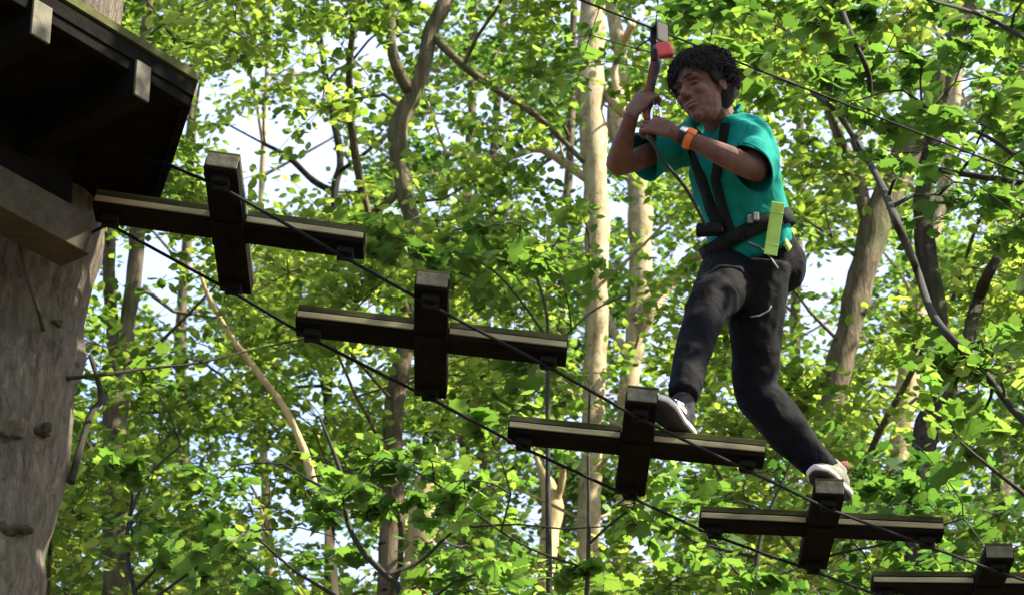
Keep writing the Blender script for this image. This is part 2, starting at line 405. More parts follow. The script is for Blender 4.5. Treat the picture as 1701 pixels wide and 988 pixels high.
T_s1 = tree('slim dark upright stem seen between the second cross and the pale trunk', [(770, 1010, 20), (772, 700, 18), (776, 340, 17), (785, 150, 16), (790, -60, 14)], 26, B_brown)
T_s2 = tree('second slim stem just right of the slim dark one, leaning right', [(800, 1010, 18), (806, 640, 16), (812, 360, 15), (824, 200, 14), (838, -60, 12)], 27, B_brown)
T_s3 = tree('thin stem close beside the left edge of the tall pale trunk', [(930, 1010, 20), (930, 640, 18), (936, 400, 17), (946, 270, 15), (952, 60, 13), (958, -80, 10)], 25, B_brown)
T_peel = tree('short splintered stump of bare yellow wood below the second cross', [(684, 1010, 42), (694, 950, 46), (700, 870, 50), (708, 800, 44), (716, 768, 26), (722, 740, 8)], 21, B_bare, snag=True, kind='dead tree', name='dead_trunk', group=None)
T_peel2 = tree('bare yellowish snag between the second and third crosses, pointed top', [(905, 1010, 26), (912, 900, 34), (918, 850, 38), (912, 810, 30), (898, 780, 12), (886, 740, 6)], 23, B_bare, snag=True, kind='dead tree', name='dead_trunk', group=None,
     limbs=[[(912, 850, 14), (935, 790, 12), (930, 740, 7)]])
T_far1 = tree('faint slim trunk close right of the platform tree near the bottom', [(108, 1010, 22), (114, 820, 22), (120, 640, 20), (134, 460, 18), (140, 300, 16), (150, -60, 12)], 27, B_brown)
T_far2 = tree('thin pale stem below the first cross', [(448, 1010, 18), (445, 900, 18), (438, 760, 15), (424, 600, 13), (430, 420, 11), (440, 200, 10), (455, -60, 8)], 28, B_pale)
T_fork2 = tree('dark slender trunk behind the sky gap right of the first cross, branching low', [(545, 1010, 18), (548, 800, 18), (545, 640, 16), (555, 480, 15), (556, 320, 14), (565, 260, 13), (540, 120, 11), (520, -60, 10)], 25, B_dark,
     limbs=[[(556, 330, 13), (520, 300, 13), (480, 262, 10), (440, 240, 6)], [(560, 280, 8), (600, 260, 7), (660, 210, 5)]])
T_ob = tree('thin sunlit sapling stem slanting left beneath the first cross', [(560, 1010, 13), (520, 800, 13), (480, 690, 12), (430, 620, 11), (385, 560, 10), (345, 490, 8), (330, 440, 5)], 18, B_bare, top=False, name='sapling', kind='sapling', group=None)
T_farR = tree('tall brown trunk at the right edge behind the black one', [(1660, 1010, 30), (1662, 800, 30), (1672, 560, 28), (1668, 300, 26), (1690, 100, 24), (1700, -60, 20)], 29, B_brown)
T_farR2 = tree('slender trunk between the climber\'s back and the leaning trunk', [(1310, 1010, 20), (1318, 700, 20), (1322, 480, 18), (1330, 250, 16), (1322, 60, 14), (1330, -80, 12)], 30, B_brown)
T_farM = tree('distant thin trunk seen under the third cross', [(1180, 1010, 22), (1172, 860, 22), (1180, 640, 20), (1192, 400, 18), (1200, 100, 15), (1206, -60, 13)], 31, B_brown)
T_farL = tree('distant trunk seen between the platform and the first cross', [(300, 1010, 22), (306, 800, 22), (300, 560, 20), (312, 380, 18), (318, 200, 17), (330, -60, 14)], 32, B_brown)
T_offL = tree('trunk left of the platform tree, mostly outside the view', [(-120, 1010, 50), (-110, 600, 46), (-100, 200, 42), (-90, -60, 38)], 21, B_brown)
T_offR = tree('trunk beyond the right edge, only its leafy boughs in view', [(1850, 1010, 50), (1860, 600, 46), (1880, 200, 42), (1890, -60, 38)], 22, B_brown)

# understory: broad-leaved young trees nearer than the wood
M_tw = noise_mat('dark_twig_bark', [(.3, (.008, .009, .006)), (.7, (.03, .028, .018))], scale=20, bump=.4)
U_right = tree('young tree at the right whose thin dark bough sweeps diagonally down past the climber', [(1790, 1050, 30), (1800, 760, 28), (1830, 400, 26), (1840, 0, 22)], 13.2, M_tw, name='understory_tree', group='broad-leaved young trees near the course',
     limbs=[[(1800, 760, 16), (1745, 735, 15), (1690, 688, 14), (1640, 625, 14), (1590, 572, 15), (1548, 520, 15), (1520, 440, 15), (1492, 375, 15), (1463, 305, 14), (1425, 240, 12), (1385, 182, 10), (1320, 140, 7), (1240, 118, 5)],
            [(1463, 305, 12), (1446, 260, 11), (1441, 200, 10), (1444, 130, 10), (1420, 70, 9), (1398, 10, 8), (1385, -60, 7)],
            [(1830, 420, 12), (1760, 330, 10), (1660, 240, 8), (1560, 190, 7), (1500, 150, 5)],
            [(1838, 200, 12), (1740, 90, 10), (1640, 30, 8), (1540, 0, 6)]], leafmat=M_leaf[0], wob=.07)
U_bot = tree('young tree with a curved dark stem under the second cross', [(700, 1250, 16), (668, 1000, 13), (640, 955, 11), (602, 915, 10), (577, 865, 9), (570, 800, 8), (550, 740, 6), (530, 690, 4)], 14.5, M_tw, top=False, name='understory_tree', group='broad-leaved young trees near the course',
     limbs=[[(640, 955, 8), (700, 930, 6), (760, 880, 5), (860, 870, 4)], [(570, 820, 6), (520, 800, 5), (470, 770, 3)]], wob=.15)
U_bot2 = tree('young tree with a straight thin stem under the third cross', [(960, 1250, 13), (974, 1000, 9), (978, 880, 7), (977, 740, 5), (980, 640, 4)], 14.0, M_tw, top=False, name='understory_tree', group='broad-leaved young trees near the course',
     limbs=[[(976, 900, 5), (1040, 850, 4), (1100, 830, 3)], [(976, 940, 5), (860, 900, 4), (720, 800, 4), (640, 760, 3)]], wob=.1)
U_mid = tree('young tree with broad leaves spreading behind the second cross', [(905, 1250, 16), (912, 1000, 12), (910, 800, 9), (910, 640, 8), (908, 520, 6), (880, 430, 4)], 15.5, M_tw, top=False, name='understory_tree', group='broad-leaved young trees near the course',
     limbs=[[(908, 560, 5), (820, 450, 4), (700, 400, 3)], [(908, 600, 5), (980, 520, 4), (1040, 490, 3)]], wob=.1)
U_low = tree('young tree with broad leaves below the fourth cross', [(1240, 1300, 16), (1250, 1050, 12), (1262, 900, 8), (1300, 800, 5), (1330, 740, 3)], 15, M_tw, top=False, name='understory_tree', group='broad-leaved young trees near the course',
     limbs=[[(1256, 980, 6), (1350, 930, 5), (1480, 900, 4), (1600, 860, 3)]], wob=.1)
U_left = tree('young tree with arching twigs behind the foot of the platform tree', [(250, 1300, 16), (235, 1050, 11), (210, 900, 8), (240, 800, 6), (300, 740, 4)], 15.5, M_tw, top=False, name='understory_tree', group='broad-leaved young trees near the course',
     limbs=[[(232, 1000, 6), (330, 940, 5), (430, 880, 3)]], wob=.1)
UND = [U_right, U_bot, U_bot2, U_mid, U_low, U_left]
WOOD = [t for t in TREES if t.ok and t not in UND and t is not T_ob]

# openings of the canopy (photo px, radii): fewer sprays are grown there
GAPS = [(345, 190, 62, 72, .97), (480, 290, 95, 75, .99), (430, 170, 50, 40, .5), (300, 440, 75, 70, .97), (250, 500, 50, 60, .8), (560, 150, 70, 45, .75), (760, 20, 50, 40, .7), (740, 170, 35, 50, .6), (850, 230, 45, 50, .5), (915, 310, 50, 50, .75), (880, 30, 70, 40, .5),
        (1300, 200, 45, 65, .9), (1325, 270, 30, 50, .9), (1370, 460, 50, 70, .85), (1350, 540, 40, 50, .5), (1385, 140, 30, 25, .6), (600, 230, 60, 40, .5), (150, 660, 35, 60, .8), (160, 470, 40, 80, .8), (600, 640, 60, 50, .45), (420, 760, 60, 50, .45), (560, 940, 60, 50, .35),
        (560, 60, 70, 40, .55), (1600, 760, 60, 40, .4), (1650, 850, 50, 40, .4), (1400, 930, 60, 40, .35), (1210, 140, 60, 60, .5), (1085, 200, 22, 34, .9)]
def keep(px, py):
    k = 1.0
    for gx, gy, rx, ry, s in GAPS:
        q = ((px - gx) / rx) ** 2 + ((py - gy) / ry) ** 2
        if q < 2.2: k *= 1 - s * max(0, min(1, (2.2 - q) / 1.0))
    return k

def project(v):
    x, y, z = v.x, v.y, v.z - CAMZ
    d = y * CP + z * SP; u = -y * SP + z * CP
    return 850.5 + F_PX * x / d, 494 - F_PX * u / d, d

NCL = 3100
SHOWN = [T_dark, T_pale, T_right, T_tan, T_lit, T_peel, T_peel2, T_fork, T_mid]
def ypt(px, py, t):
    return min((p for p, r in t.axis), key=lambda p: abs(project(p)[1] - py))
LIT_PTS = [ypt(0, y, t) for t, ys in ((T_peel, (800, 880, 950)), (T_peel2, (820, 870)), (T_pale, (150, 250, 350, 450, 560)), (T_tan, (330, 420, 560)), (T_right, (350, 430, 520)), (T_lit, (600, 690))) for y in ys]
made = 0
while made < NCL:
    px = random.uniform(-420, 2100); py = random.uniform(-420, 1350)
    d = 17.5 + 17 * random.random() ** 1.15
    if random.random() > keep(px, py): 
        made += .6; continue
    c = P(px, py, d); best = None
    hide = any(((c - q) - SUN_DIR*(c - q).dot(SUN_DIR)).length < .55 and (c - q).dot(SUN_DIR) > 0 and random.random() < .9 for q in LIT_PTS)
    for t in SHOWN:
        for p, r in t.axis[8::2]:
            qx, qy, qd = project(p)
            if abs(qy - py) < 45 and abs(qx - px) < 75 and qd > d and random.random() < (.5 if t.ok else .85): hide = True
    if hide: continue
    for t in WOOD:
        i = min(range(0, len(t.axis), 3), key=lambda i: abs(t.axis[i][0].z - c.z + .8))
        q = t.axis[i][0]; s = math.hypot(q.x - c.x, (q.y - c.y) * .8)
        if best is None or s < best[0]: best = (s, t)
    t = best[1]
    add_clump(t, c, random.uniform(.30, .55), random.randint(90, 180), .074, flat=.38)
    made += 1

# broad leaves, nearer: (px, py, spread x, spread y, count, tree)
for (cx, cy, sx, sy, n, t) in [(800, 420, 150, 50, 11, U_mid), (950, 560, 60, 50, 3, U_mid), (650, 400, 50, 30, 3, U_mid), (800, 770, 170, 60, 12, U_bot2), (560, 800, 110, 50, 5, U_bot), (760, 930, 200, 50, 12, U_bot), (960, 900, 110, 70, 7, U_bot2),
                               (1450, 830, 130, 60, 8, U_low), (1250, 900, 110, 60, 6, U_low), (1560, 930, 120, 50, 6, U_low), (1560, 90, 150, 110, 12, U_right), (1330, 60, 120, 70, 6, U_right), (1640, 300, 70, 110, 9, U_right), (1620, 620, 90, 100, 8, U_right), (1150, 40, 110, 30, 5, U_right),
                               (270, 850, 110, 50, 4, U_left), (400, 930, 110, 50, 4, U_left), (230, 650, 70, 60, 1, U_left)]:
    for _ in range(n):
        px = random.gauss(cx, sx * .7); py = random.gauss(cy, sy * .7)
        y0 = t.axis[-3][0].y + random.uniform(-.5, .9)
        c = P(px, py, y0 / (CP - (494 - py) / F_PX * SP))
        if any(((px - a)/60)**2 + ((py - b_)/85)**2 < 1 for a, b_ in ((702, 870), (915, 840), (1000, 560), (1510, 640))): continue
        add_clump(t, c, random.uniform(.22, .38), random.choice([14, 28, 42]), .098, flat=.25, maple=True)
# added canopy over the course, unseen above the view, placed to dapple the light
T_over = tree('added unseen tree on the sunny side, its boughs shading the course from above the view', [(2900, 1010, 90), (2880, 400, 80), (2850, -300, 66), (2800, -900, 50)], 11.0, B_brown, leafmat=M_leaf[0], top=True)
for _ in range(46):
    add_clump(T_over, Vector((random.uniform(.3, 4.2), random.uniform(7.4, 10.4), random.uniform(8.6, 10.2))), random.uniform(.25, .5), random.choice([28, 42, 56]), .11, flat=.25, maple=True)
for (ax, ay, az) in ((.60, 9.45, 7.55), (.55, 9.30, 7.45), (.66, 9.45, 7.70), (.45, 9.35, 7.4), (.75, 9.5, 6.6), (.55, 9.2, 6.3), (-1.4, 8.6, 6.2), (-1.5, 8.6, 5.7), (-1.6, 8.6, 5.3)):  # dense sprays added across the sun's path to shade climber and platform trunk
    k_ = random.uniform(2.3, 3.2) if ax > 0 else random.uniform(3.2, 3.8); add_clump(T_over, Vector((ax, ay, az)) + SUN_DIR*k_, .30, 84, .11, flat=.4, maple=True)
finish_trees()
#ENDTREES

# ------------------------------------------------------------------ platform tree
ptree = thing('platform_tree', 'thick grey-brown tree trunk carrying the dark platform at the left edge', 'tree', (-1.90, 8.72, 0))
sp = smooth_path([(Vector((-2.25, 8.72, -.2)), .29), (Vector((-2.18, 8.72, .6)), .225), (Vector((-1.92, 8.72, 3.2)), .185), (Vector((-1.705, 8.72, 4.6)), .155), (Vector((-1.665, 8.72, 5.0)), .150), (Vector((-1.575, 8.72, 5.3)), .162), (Vector((-1.535, 8.72, 5.7)), .166), (Vector((-1.50, 8.72, 6.2)), .176),
                  (Vector((-1.47, 8.74, 6.9)), .175), (Vector((-1.44, 8.76, 8.4)), .16), (Vector((-1.3, 8.8, 11)), .13), (Vector((-1.35, 8.9, 14)), .09), (Vector((-1.2, 9, 17)), .03)], 10)
bm = bmesh.new(); tube(bm, [p for p, r in sp], [r for p, r in sp], seg=40, wob=.22, wobf=7)
mesh_obj('trunk', bm, B_big, ptree)
def at_y(px, py, y): return P(px, py, y / (CP - (494 - py) / F_PX * SP))
for pts, r0 in (([(112, 628, 8.62), (170, 622, 8.66), (240, 612, 8.75), (330, 602, 8.85), (430, 578, 9.0), (520, 560, 9.1)], .007), ([(72, 548, 8.55), (60, 505, 8.45), (42, 455, 8.42), (30, 400, 8.38)], .007), ([(118, 800, 8.7), (150, 690, 8.8), (168, 660, 8.85), (150, 590, 8.95)], .012)):
    q = smooth_path([(at_y(*p), r0*(1 - .13*i)) for i, p in enumerate(pts)], 5); bm = bmesh.new(); tube(bm, [a for a, r in q], [max(.002, r) for a, r in q], seg=7, wob=.2, wobf=12)
    mesh_obj('limb', bm, B_dark, ptree)
for (px, py, rr) in ((52, 545, .030), (75, 735, .030), (8, 742, .034), (30, 900, .045), (100, 560, .018)):      # old branch scars
    q0 = at_y(px, py, 8.72); q = q0 + Vector((0, -.145, -.02)); bm = bmesh.new()
    for _ in range(9):
        e = q + X*random.gauss(0, rr*.7) + Z*random.gauss(0, rr*.35); rx = rr*random.uniform(.25, .7)
        ellipsoid(bm, e + Y*.012, X*rx + Z*random.uniform(-.3, .3)*rx, Y*.020, Z*rx*random.uniform(.3, .7))
    bm = remesh(bm, .004, 2)
    for v in bm.verts: v.co += v.normal*.006*mnoise.noise(v.co*60)
    mesh_obj('knot', bm, B_dark, ptree)

# ------------------------------------------------------------------ timber
def wood_mat(name, dark, light, along='x', rough=.9, spec=.03):
    m, n, b = new_mat(name); L = n.links
    tc = n.nodes.new('ShaderNodeTexCoord'); mp = n.nodes.new('ShaderNodeMapping')
    mp.inputs['Scale'].default_value = {'x': (1.2, 14, 14), 'y': (14, 1.2, 14), 'z': (14, 14, 1.2)}[along]
    oi = n.nodes.new('ShaderNodeObjectInfo'); va = n.nodes.new('ShaderNodeVectorMath'); va.operation = 'ADD'
    m10 = n.nodes.new('ShaderNodeMath'); m10.operation = 'MULTIPLY'; m10.inputs[1].default_value = 20; L.new(oi.outputs['Random'], m10.inputs[0]); L.new(m10.outputs[0], va.inputs[1])
    L.new(tc.outputs['Object'], va.inputs[0]); L.new(va.outputs[0], mp.inputs[0])
    nz = n.nodes.new('ShaderNodeTexNoise'); nz.inputs['Scale'].default_value = 3; nz.inputs['Detail'].default_value = 8; nz.inputs['Roughness'].default_value = .7
    L.new(mp.outputs[0], nz.inputs[0])
    n2 = n.nodes.new('ShaderNodeTexNoise'); n2.inputs['Scale'].default_value = 6; n2.inputs['Detail'].default_value = 4; L.new(va.outputs[0], n2.inputs[0])
    ad = n.nodes.new('ShaderNodeMath'); ad.operation = 'ADD'; L.new(nz.outputs[0], ad.inputs[0]); L.new(n2.outputs[0], ad.inputs[1])
    hf = n.nodes.new('ShaderNodeMath'); hf.operation = 'MULTIPLY'; hf.inputs[1].default_value = .5; L.new(ad.outputs[0], hf.inputs[0])
    r = ramp(n, [(.38, dark), (.62, light)]); L.new(hf.outputs[0], r.inputs[0]); L.new(r.outputs[0], b.inputs['Base Color'])
    b.inputs['Roughness'].default_value = rough; b.inputs['Specular IOR Level'].default_value = spec
    bp = n.nodes.new('ShaderNodeBump'); bp.inputs['Strength'].default_value = .5; bp.inputs['Distance'].default_value = .004
    L.new(nz.outputs[0], bp.inputs['Height']); L.new(bp.outputs[0], b.inputs['Normal'])
    return m
M_under = wood_mat('stained_shaded_timber', (.003, .003, .0025), (.008, .0075, .006))  # stained timber, with the shade of the undersides put into its near-black colour
M_underY = wood_mat('stained_shaded_timber_lengthwise', (.003, .003, .0025), (.008, .0075, .006), 'y')
M_tread = wood_mat('pale_timber', (.17, .155, .085), (.33, .30, .175))
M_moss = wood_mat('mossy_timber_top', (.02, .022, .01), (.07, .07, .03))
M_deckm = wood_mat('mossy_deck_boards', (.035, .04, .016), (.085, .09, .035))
M_end = noise_mat('sawn_end_grain', [(.3, (.06, .056, .036)), (.7, (.13, .122, .078))], scale=40, bump=.3)
M_steel = flat_mat('dull_galvanised_steel', (.30, .31, .32), rough=.45, metal=.9)
M_cable = flat_mat('black_steel_cable', (.008, .008, .008), rough=.8, metal=0, spec=.1)
M_grey = wood_mat('grey_weathered_beam', (.026, .023, .016), (.058, .052, .037))

# crosses: (x, y, z, yaw, pitch, roll) relative to the camera, real size 0.85
S = .85
CR = [(-1.032, 10.056, 5.797, .012, -.025, .156), (-.298, 10.326, 5.482, .026, .008, .116), (.479, 11.137, 5.446, .018, .032, .100), (1.268, 11.951, 5.469, -.006, .075, .052), (2.06, 12.74, 5.55, -.01, .09, .015)]
LW, LD, BW, BT = 1.0 * S, .855 * S, .122 * S, .045 * S
labels = ['wooden plank cross nearest the platform, first in the row', 'second wooden plank cross from the platform, hanging before broad leaves', 'wooden plank cross under the climber\'s leading foot', 'wooden plank cross under the climber\'s trailing foot', 'last wooden plank cross, cut by the right edge of the view']
ANCH_A, ANCH_B = [], []
cross_src = None
def build_cross():
    root = thing('plank_cross', '', 'swinging step', (0, 0, 0), 'plank crosses hung along the two lower cables')
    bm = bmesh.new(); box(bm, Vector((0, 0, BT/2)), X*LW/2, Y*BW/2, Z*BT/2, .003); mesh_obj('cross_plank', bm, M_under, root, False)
    # pale strips on the flanks of the cross plank, one each side of the lengthwise board
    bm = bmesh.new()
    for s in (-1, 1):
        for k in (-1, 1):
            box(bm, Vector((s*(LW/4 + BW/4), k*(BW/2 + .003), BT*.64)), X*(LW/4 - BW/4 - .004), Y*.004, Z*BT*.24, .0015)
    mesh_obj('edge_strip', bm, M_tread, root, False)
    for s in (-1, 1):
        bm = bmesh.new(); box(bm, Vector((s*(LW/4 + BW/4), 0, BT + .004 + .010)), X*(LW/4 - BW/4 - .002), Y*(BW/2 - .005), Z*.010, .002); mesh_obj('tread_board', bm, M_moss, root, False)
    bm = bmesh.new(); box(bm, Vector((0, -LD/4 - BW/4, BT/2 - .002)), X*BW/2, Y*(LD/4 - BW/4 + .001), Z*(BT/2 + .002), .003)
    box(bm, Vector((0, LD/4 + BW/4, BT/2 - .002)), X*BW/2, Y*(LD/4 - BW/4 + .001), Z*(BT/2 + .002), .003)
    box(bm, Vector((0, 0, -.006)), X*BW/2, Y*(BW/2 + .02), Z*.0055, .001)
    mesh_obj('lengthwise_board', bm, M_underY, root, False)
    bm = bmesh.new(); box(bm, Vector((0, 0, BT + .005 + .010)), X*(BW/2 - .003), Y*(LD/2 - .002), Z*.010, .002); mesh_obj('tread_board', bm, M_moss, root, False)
    bm = bmesh.new(); box(bm, Vector((0, -LD/2 - .003, BT*.55 + .006)), X*(BW/2 - .004), Y*.004, Z*(BT*.5 + .002), .0015); mesh_obj('end_cap', bm, M_end, root, False)
    for (x, y) in ((LW/2 - .055, 0), (-LW/2 + .055, 0), (0, -LD/2 + .05), (0, LD/2 - .05)):
        bm = bmesh.new(); box(bm, Vector((x, y, -.014)), X*.026, Y*.026, Z*.010, .002)
        for s in (-1, 1):
            o_ = Vector((s*.016, 0, 0)); tube(bm, [Vector((x, y, BT + .036)) + o_, Vector((x, y, -.042)) + o_], .006, 6)
        tube(bm, [Vector((x - .022, y, -.036)), Vector((x + .022, y, -.036))], .007, 6)
        mesh_obj('cable_clamp', bm, M_cable, root, False)
    return root
src = build_cross()
kids = list(src.children)
for i, (x, y, z, yw, pt, rl) in enumerate(CR):
    if i == 0: r = src
    else:
        r = src.copy(); COL.objects.link(r)
        for k in kids:
            c = k.copy(); COL.objects.link(c); c.parent = r
    M = Matrix.Translation(Vector((x*S, y*S, z*S + CAMZ))) @ Matrix.Rotation(yw, 4, 'Z') @ Matrix.Rotation(pt, 4, 'X') @ Matrix.Rotation(rl, 4, 'Y')
    r.matrix_basis = M; r['label'] = labels[i]
    ANCH_A += [(M @ Vector((0, -LD/2 + .05, -.030))), (M @ Vector((LW/2 - .055, 0, -.030)))]
    ANCH_B += [(M @ Vector((-LW/2 + .055, 0, -.030))), (M @ Vector((0, LD/2 - .05, -.030)))]

def cable(name, label, pts, r, cat='cable', group=None, mat=None, sag=0.0):
    bm = bmesh.new(); out = []
    for a, b in zip(pts[:-1], pts[1:]):
        n = 6
        for k in range(n): 
            f = k / n; q = a.lerp(b, f); q.z -= sag * math.sin(math.pi * f) * (b - a).length; out.append(q)
    out.append(pts[-1]); tube(bm, out, r, 7)
    o = mesh_obj(name, bm, mat or M_cable); tag(o, label, cat, group); return o
dirA = (ANCH_A[-1] - ANCH_A[-3]).normalized()
cable('support_cable', 'lower cable passing under the near ends of the crosses and the climber\'s shoes', [Vector((-1.42, 8.62, 6.98))] + ANCH_A + [ANCH_A[-1] + dirA * 3.2], .0055)
cable('support_cable', 'lower cable passing under the far ends of the crosses, lower left of the pair', [Vector((-1.50, 8.86, 6.62))] + ANCH_B + [ANCH_B[-1] + dirA * 3.6], .0055)
# end tree for the cables, beyond the right edge
endt = ANCH_A[-1] + dirA * 3.3

# ------------------------------------------------------------------ platform
plat = thing('tree_platform', 'dark wooden platform seen from below at the upper left', 'platform', (-1.6, 8.2, 7.4))
def plane_pt(px, py, z):      # point at height z (relative to camera)
    a = (494 - py) / F_PX; d = z / (SP + a * CP); return P(px, py, d)
zt = 6.1 * S + CAMZ
corner = Vector((-1.107*S, 9.50*S, zt)); far = Vector((-1.289*S, 10.18*S, zt))
side = (far - corner).length; h0 = math.atan2(far.y - corner.y, far.x - corner.x)
octp = [corner, far]; hh = h0
for k in range(6):
    hh += R(45) if k else R(46); octp.append(octp[-1] + Vector((math.cos(hh), math.sin(hh), 0)) * side * (1.12 if k in (0, 2, 4) else 1.0))
# first edge heading measured on the photograph
e0 = (corner - Vector((-1.50*S, 9.01*S, zt))).normalized(); octp[-1] = corner - e0 * side * 1.5
octp[-2] = octp[-1] + Vector((-.5, .05, 0)) * .9; octp[-3] = octp[-2] + Vector((-.35, .42, 0)); octp[-4] = octp[-3] + Vector((.0, .5, 0))
octp = [octp[0], octp[1], octp[2], octp[4], octp[5], octp[6], octp[7]]
cen = sum(octp, Vector()) / len(octp)
def slab(bm, poly, z0, z1):
    lo = [bm.verts.new((p.x, p.y, z0)) for p in poly]; hi = [bm.verts.new((p.x, p.y, z1)) for p in poly]
    bm.faces.new(lo[::-1]); bm.faces.new(hi)
    for i in range(len(poly)): bm.faces.new((lo[i], lo[(i+1) % len(poly)], hi[(i+1) % len(poly)], hi[i]))
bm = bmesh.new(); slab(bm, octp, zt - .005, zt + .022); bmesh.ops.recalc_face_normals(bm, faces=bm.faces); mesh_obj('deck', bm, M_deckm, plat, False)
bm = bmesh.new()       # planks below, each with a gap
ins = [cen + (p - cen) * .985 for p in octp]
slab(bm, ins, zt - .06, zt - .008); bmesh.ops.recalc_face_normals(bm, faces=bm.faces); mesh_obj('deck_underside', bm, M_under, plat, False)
n0 = Vector((e0.y, -e0.x, 0))     # outward normal of the near edge
for i in range(len(octp)):
    a, b = octp[i], octp[(i + 1) % len(octp)]; t_ = (b - a).normalized(); nn = Vector((t_.y, -t_.x, 0))
    if nn.dot(a - cen) < 0: nn = -nn
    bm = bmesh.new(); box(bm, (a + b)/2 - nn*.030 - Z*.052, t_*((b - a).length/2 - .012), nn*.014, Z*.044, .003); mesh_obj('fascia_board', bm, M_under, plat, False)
for (px, py, wv) in ((70, 6, .075), (237, 106, .062)):
    q = plane_pt(px, py, (zt - CAMZ) - .062); q = Vector((q.x, q.y, zt - .062))
    L_ = 1.15; hgt = .125
    bm = bmesh.new(); box(bm, q - n0*(L_/2) - Z*hgt/2, e0*wv/2, n0*L_/2, Z*hgt/2, .003); j = mesh_obj('joist', bm, M_under, plat, False)
    bm = bmesh.new(); box(bm, q + n0*.003 - Z*hgt/2, e0*(wv/2 - .002), n0*.004, Z*(hgt/2 - .003), .001); mesh_obj('end_grain', bm, M_end, j, False)
zb = 5.6*S + CAMZ; bw, bh = .125, .135
e_near = Vector((-1.50*S, 9.87*S, zb)); nbm = Vector((-e0.y, e0.x, 0))
Lb = 1.5
bm = bmesh.new(); c = e_near - e0*Lb/2 + nbm*bw/2 + Z*bh/2
box(bm, c, e0*Lb/2, nbm*bw/2, Z*bh/2, .004); mesh_obj('support_beam', bm, M_grey, plat, False)
bm = bmesh.new(); zz0 = zb + bh + .003; zz1 = zt - .063
box(bm, c - Z*(bh/2) + Z*(bh + .003 + (zz1 - zz0)/2) + nbm*.02 - e0*.06, e0*(Lb/2), nbm*.05, Z*((zz1 - zz0)/2), .004); mesh_obj('bearer', bm, M_under, plat, False)
q = e_near - e0*.22
bm = bmesh.new(); box(bm, Vector((q.x, q.y, zt - .13)) + nbm*.26, e0*.04, nbm*.16, Z*.064, .004); mesh_obj('bearer', bm, M_under, plat, False)
#PERSON
# ------------------------------------------------------------------ overhead safety cable, pulley, lanyard
CB0 = P(1095, 52, 11.30); CB1 = P(1701, 290, 12.30); cdir = (CB1 - CB0).normalized()
cable('safety_cable', 'upper cable sloping to the right above the climber', [Vector((-1.42, 8.0, CB0.z + .22)), CB0 - cdir * 1.0, CB0, CB1, CB1 + cdir * 3.5], .0042)
M_black = flat_mat('black_webbing', (.012, .012, .013), rough=.8)
M_red = flat_mat('red_plastic', (.45, .045, .03), rough=.45)
M_dred = flat_mat('dark_red_rope', (.10, .018, .014), rough=.85, bump=.4)
M_alu = flat_mat('polished_aluminium', (.75, .76, .78), rough=.28, metal=1)
gripR = P(1076, 168, 11.13); gripL = P(1081, 214, 11.03)
pul = thing('pulley', 'black and red pulley running on the upper cable above the climber\'s hands', 'pulley', CB0)
cN = Vector((cdir.y, -cdir.x, 0)).normalized()
bm = bmesh.new()
for s in (-1, 1): box(bm, CB0 + cN*.017*s - Z*.015, cdir*.026, cN*.003, Z*.040, .006)
mesh_obj('side_plate', bm, M_black, pul, False)
bm = bmesh.new(); tube(bm, [CB0 + Z*.016 - cN*.013, CB0 + Z*.016 + cN*.013], .017, 16); tube(bm, [CB0 + Z*.016, CB0 - Z*.035], .008, 10)
mesh_obj('wheel', bm, M_cable, pul)
rc = P(1104, 84, 11.22); bm = bmesh.new(); b2 = bmesh.new(); box(b2, rc, X*.026 + Z*.004, Y*.015, Z*.030 - X*.006, .009); ellipsoid(b2, rc + X*.020 - Z*.004, X*.016, Y*.014, Z*.026)
bm.free(); mesh_obj('red_housing', remesh(b2, .004, 3), M_red, pul)
lan = thing('lanyard', 'dark red doubled lanyard hanging from the pulley into the climber\'s hands', 'lanyard', gripR)
top = CB0 - Z*.05
for s, nm in ((-1, 0), (1, 1)):
    o_ = X*.007*s + Y*.004*s
    q = smooth_path([(top, .0075), (P(1088 + 3*s, 110, 11.22), .0085), (P(1081 + 2*s, 142, 11.17), .008), (gripR + o_, .008), (P(1077, 192, 11.08) + o_, .008), (gripL + o_, .007), (P(1084, 232, 11.0) + o_, .006)], 4)
    bm = bmesh.new(); tube(bm, [a for a, r in q], [r for a, r in q], 8, flat=1.5); mesh_obj('webbing_strand', bm, M_dred if s < 0 else M_black, lan)
# carabiner: an oval ring with a sleeve
cc = P(1090, 196, 11.02); ring = []
for k in range(25):
    a = 2*math.pi*k/24; ring.append(cc + X*(.016 + .004*math.sin(a))*math.cos(a) + (Z*.9 - Y*.2).normalized()*.042*math.sin(a))
bm = bmesh.new(); tube(bm, ring, .0042, 8, caps=False); mesh_obj('carabiner', bm, M_alu, lan)
bm = bmesh.new(); box(bm, P(1086, 88, 11.24), X*.011, Y*.008, Z*.034, .004); mesh_obj('buckle', bm, M_black, lan)
mesh_bits = bmesh.new()
q = smooth_path([(P(1084, 232, 11.0), .006), (P(1098, 262, 10.98), .006), (P(1140, 315, 10.98), .006), (P(1172, 375, 10.96), .006)], 5)
tube(mesh_bits, [a for a, r in q], [r for a, r in q], 8); mesh_obj('tail_rope', mesh_bits, M_black, lan)

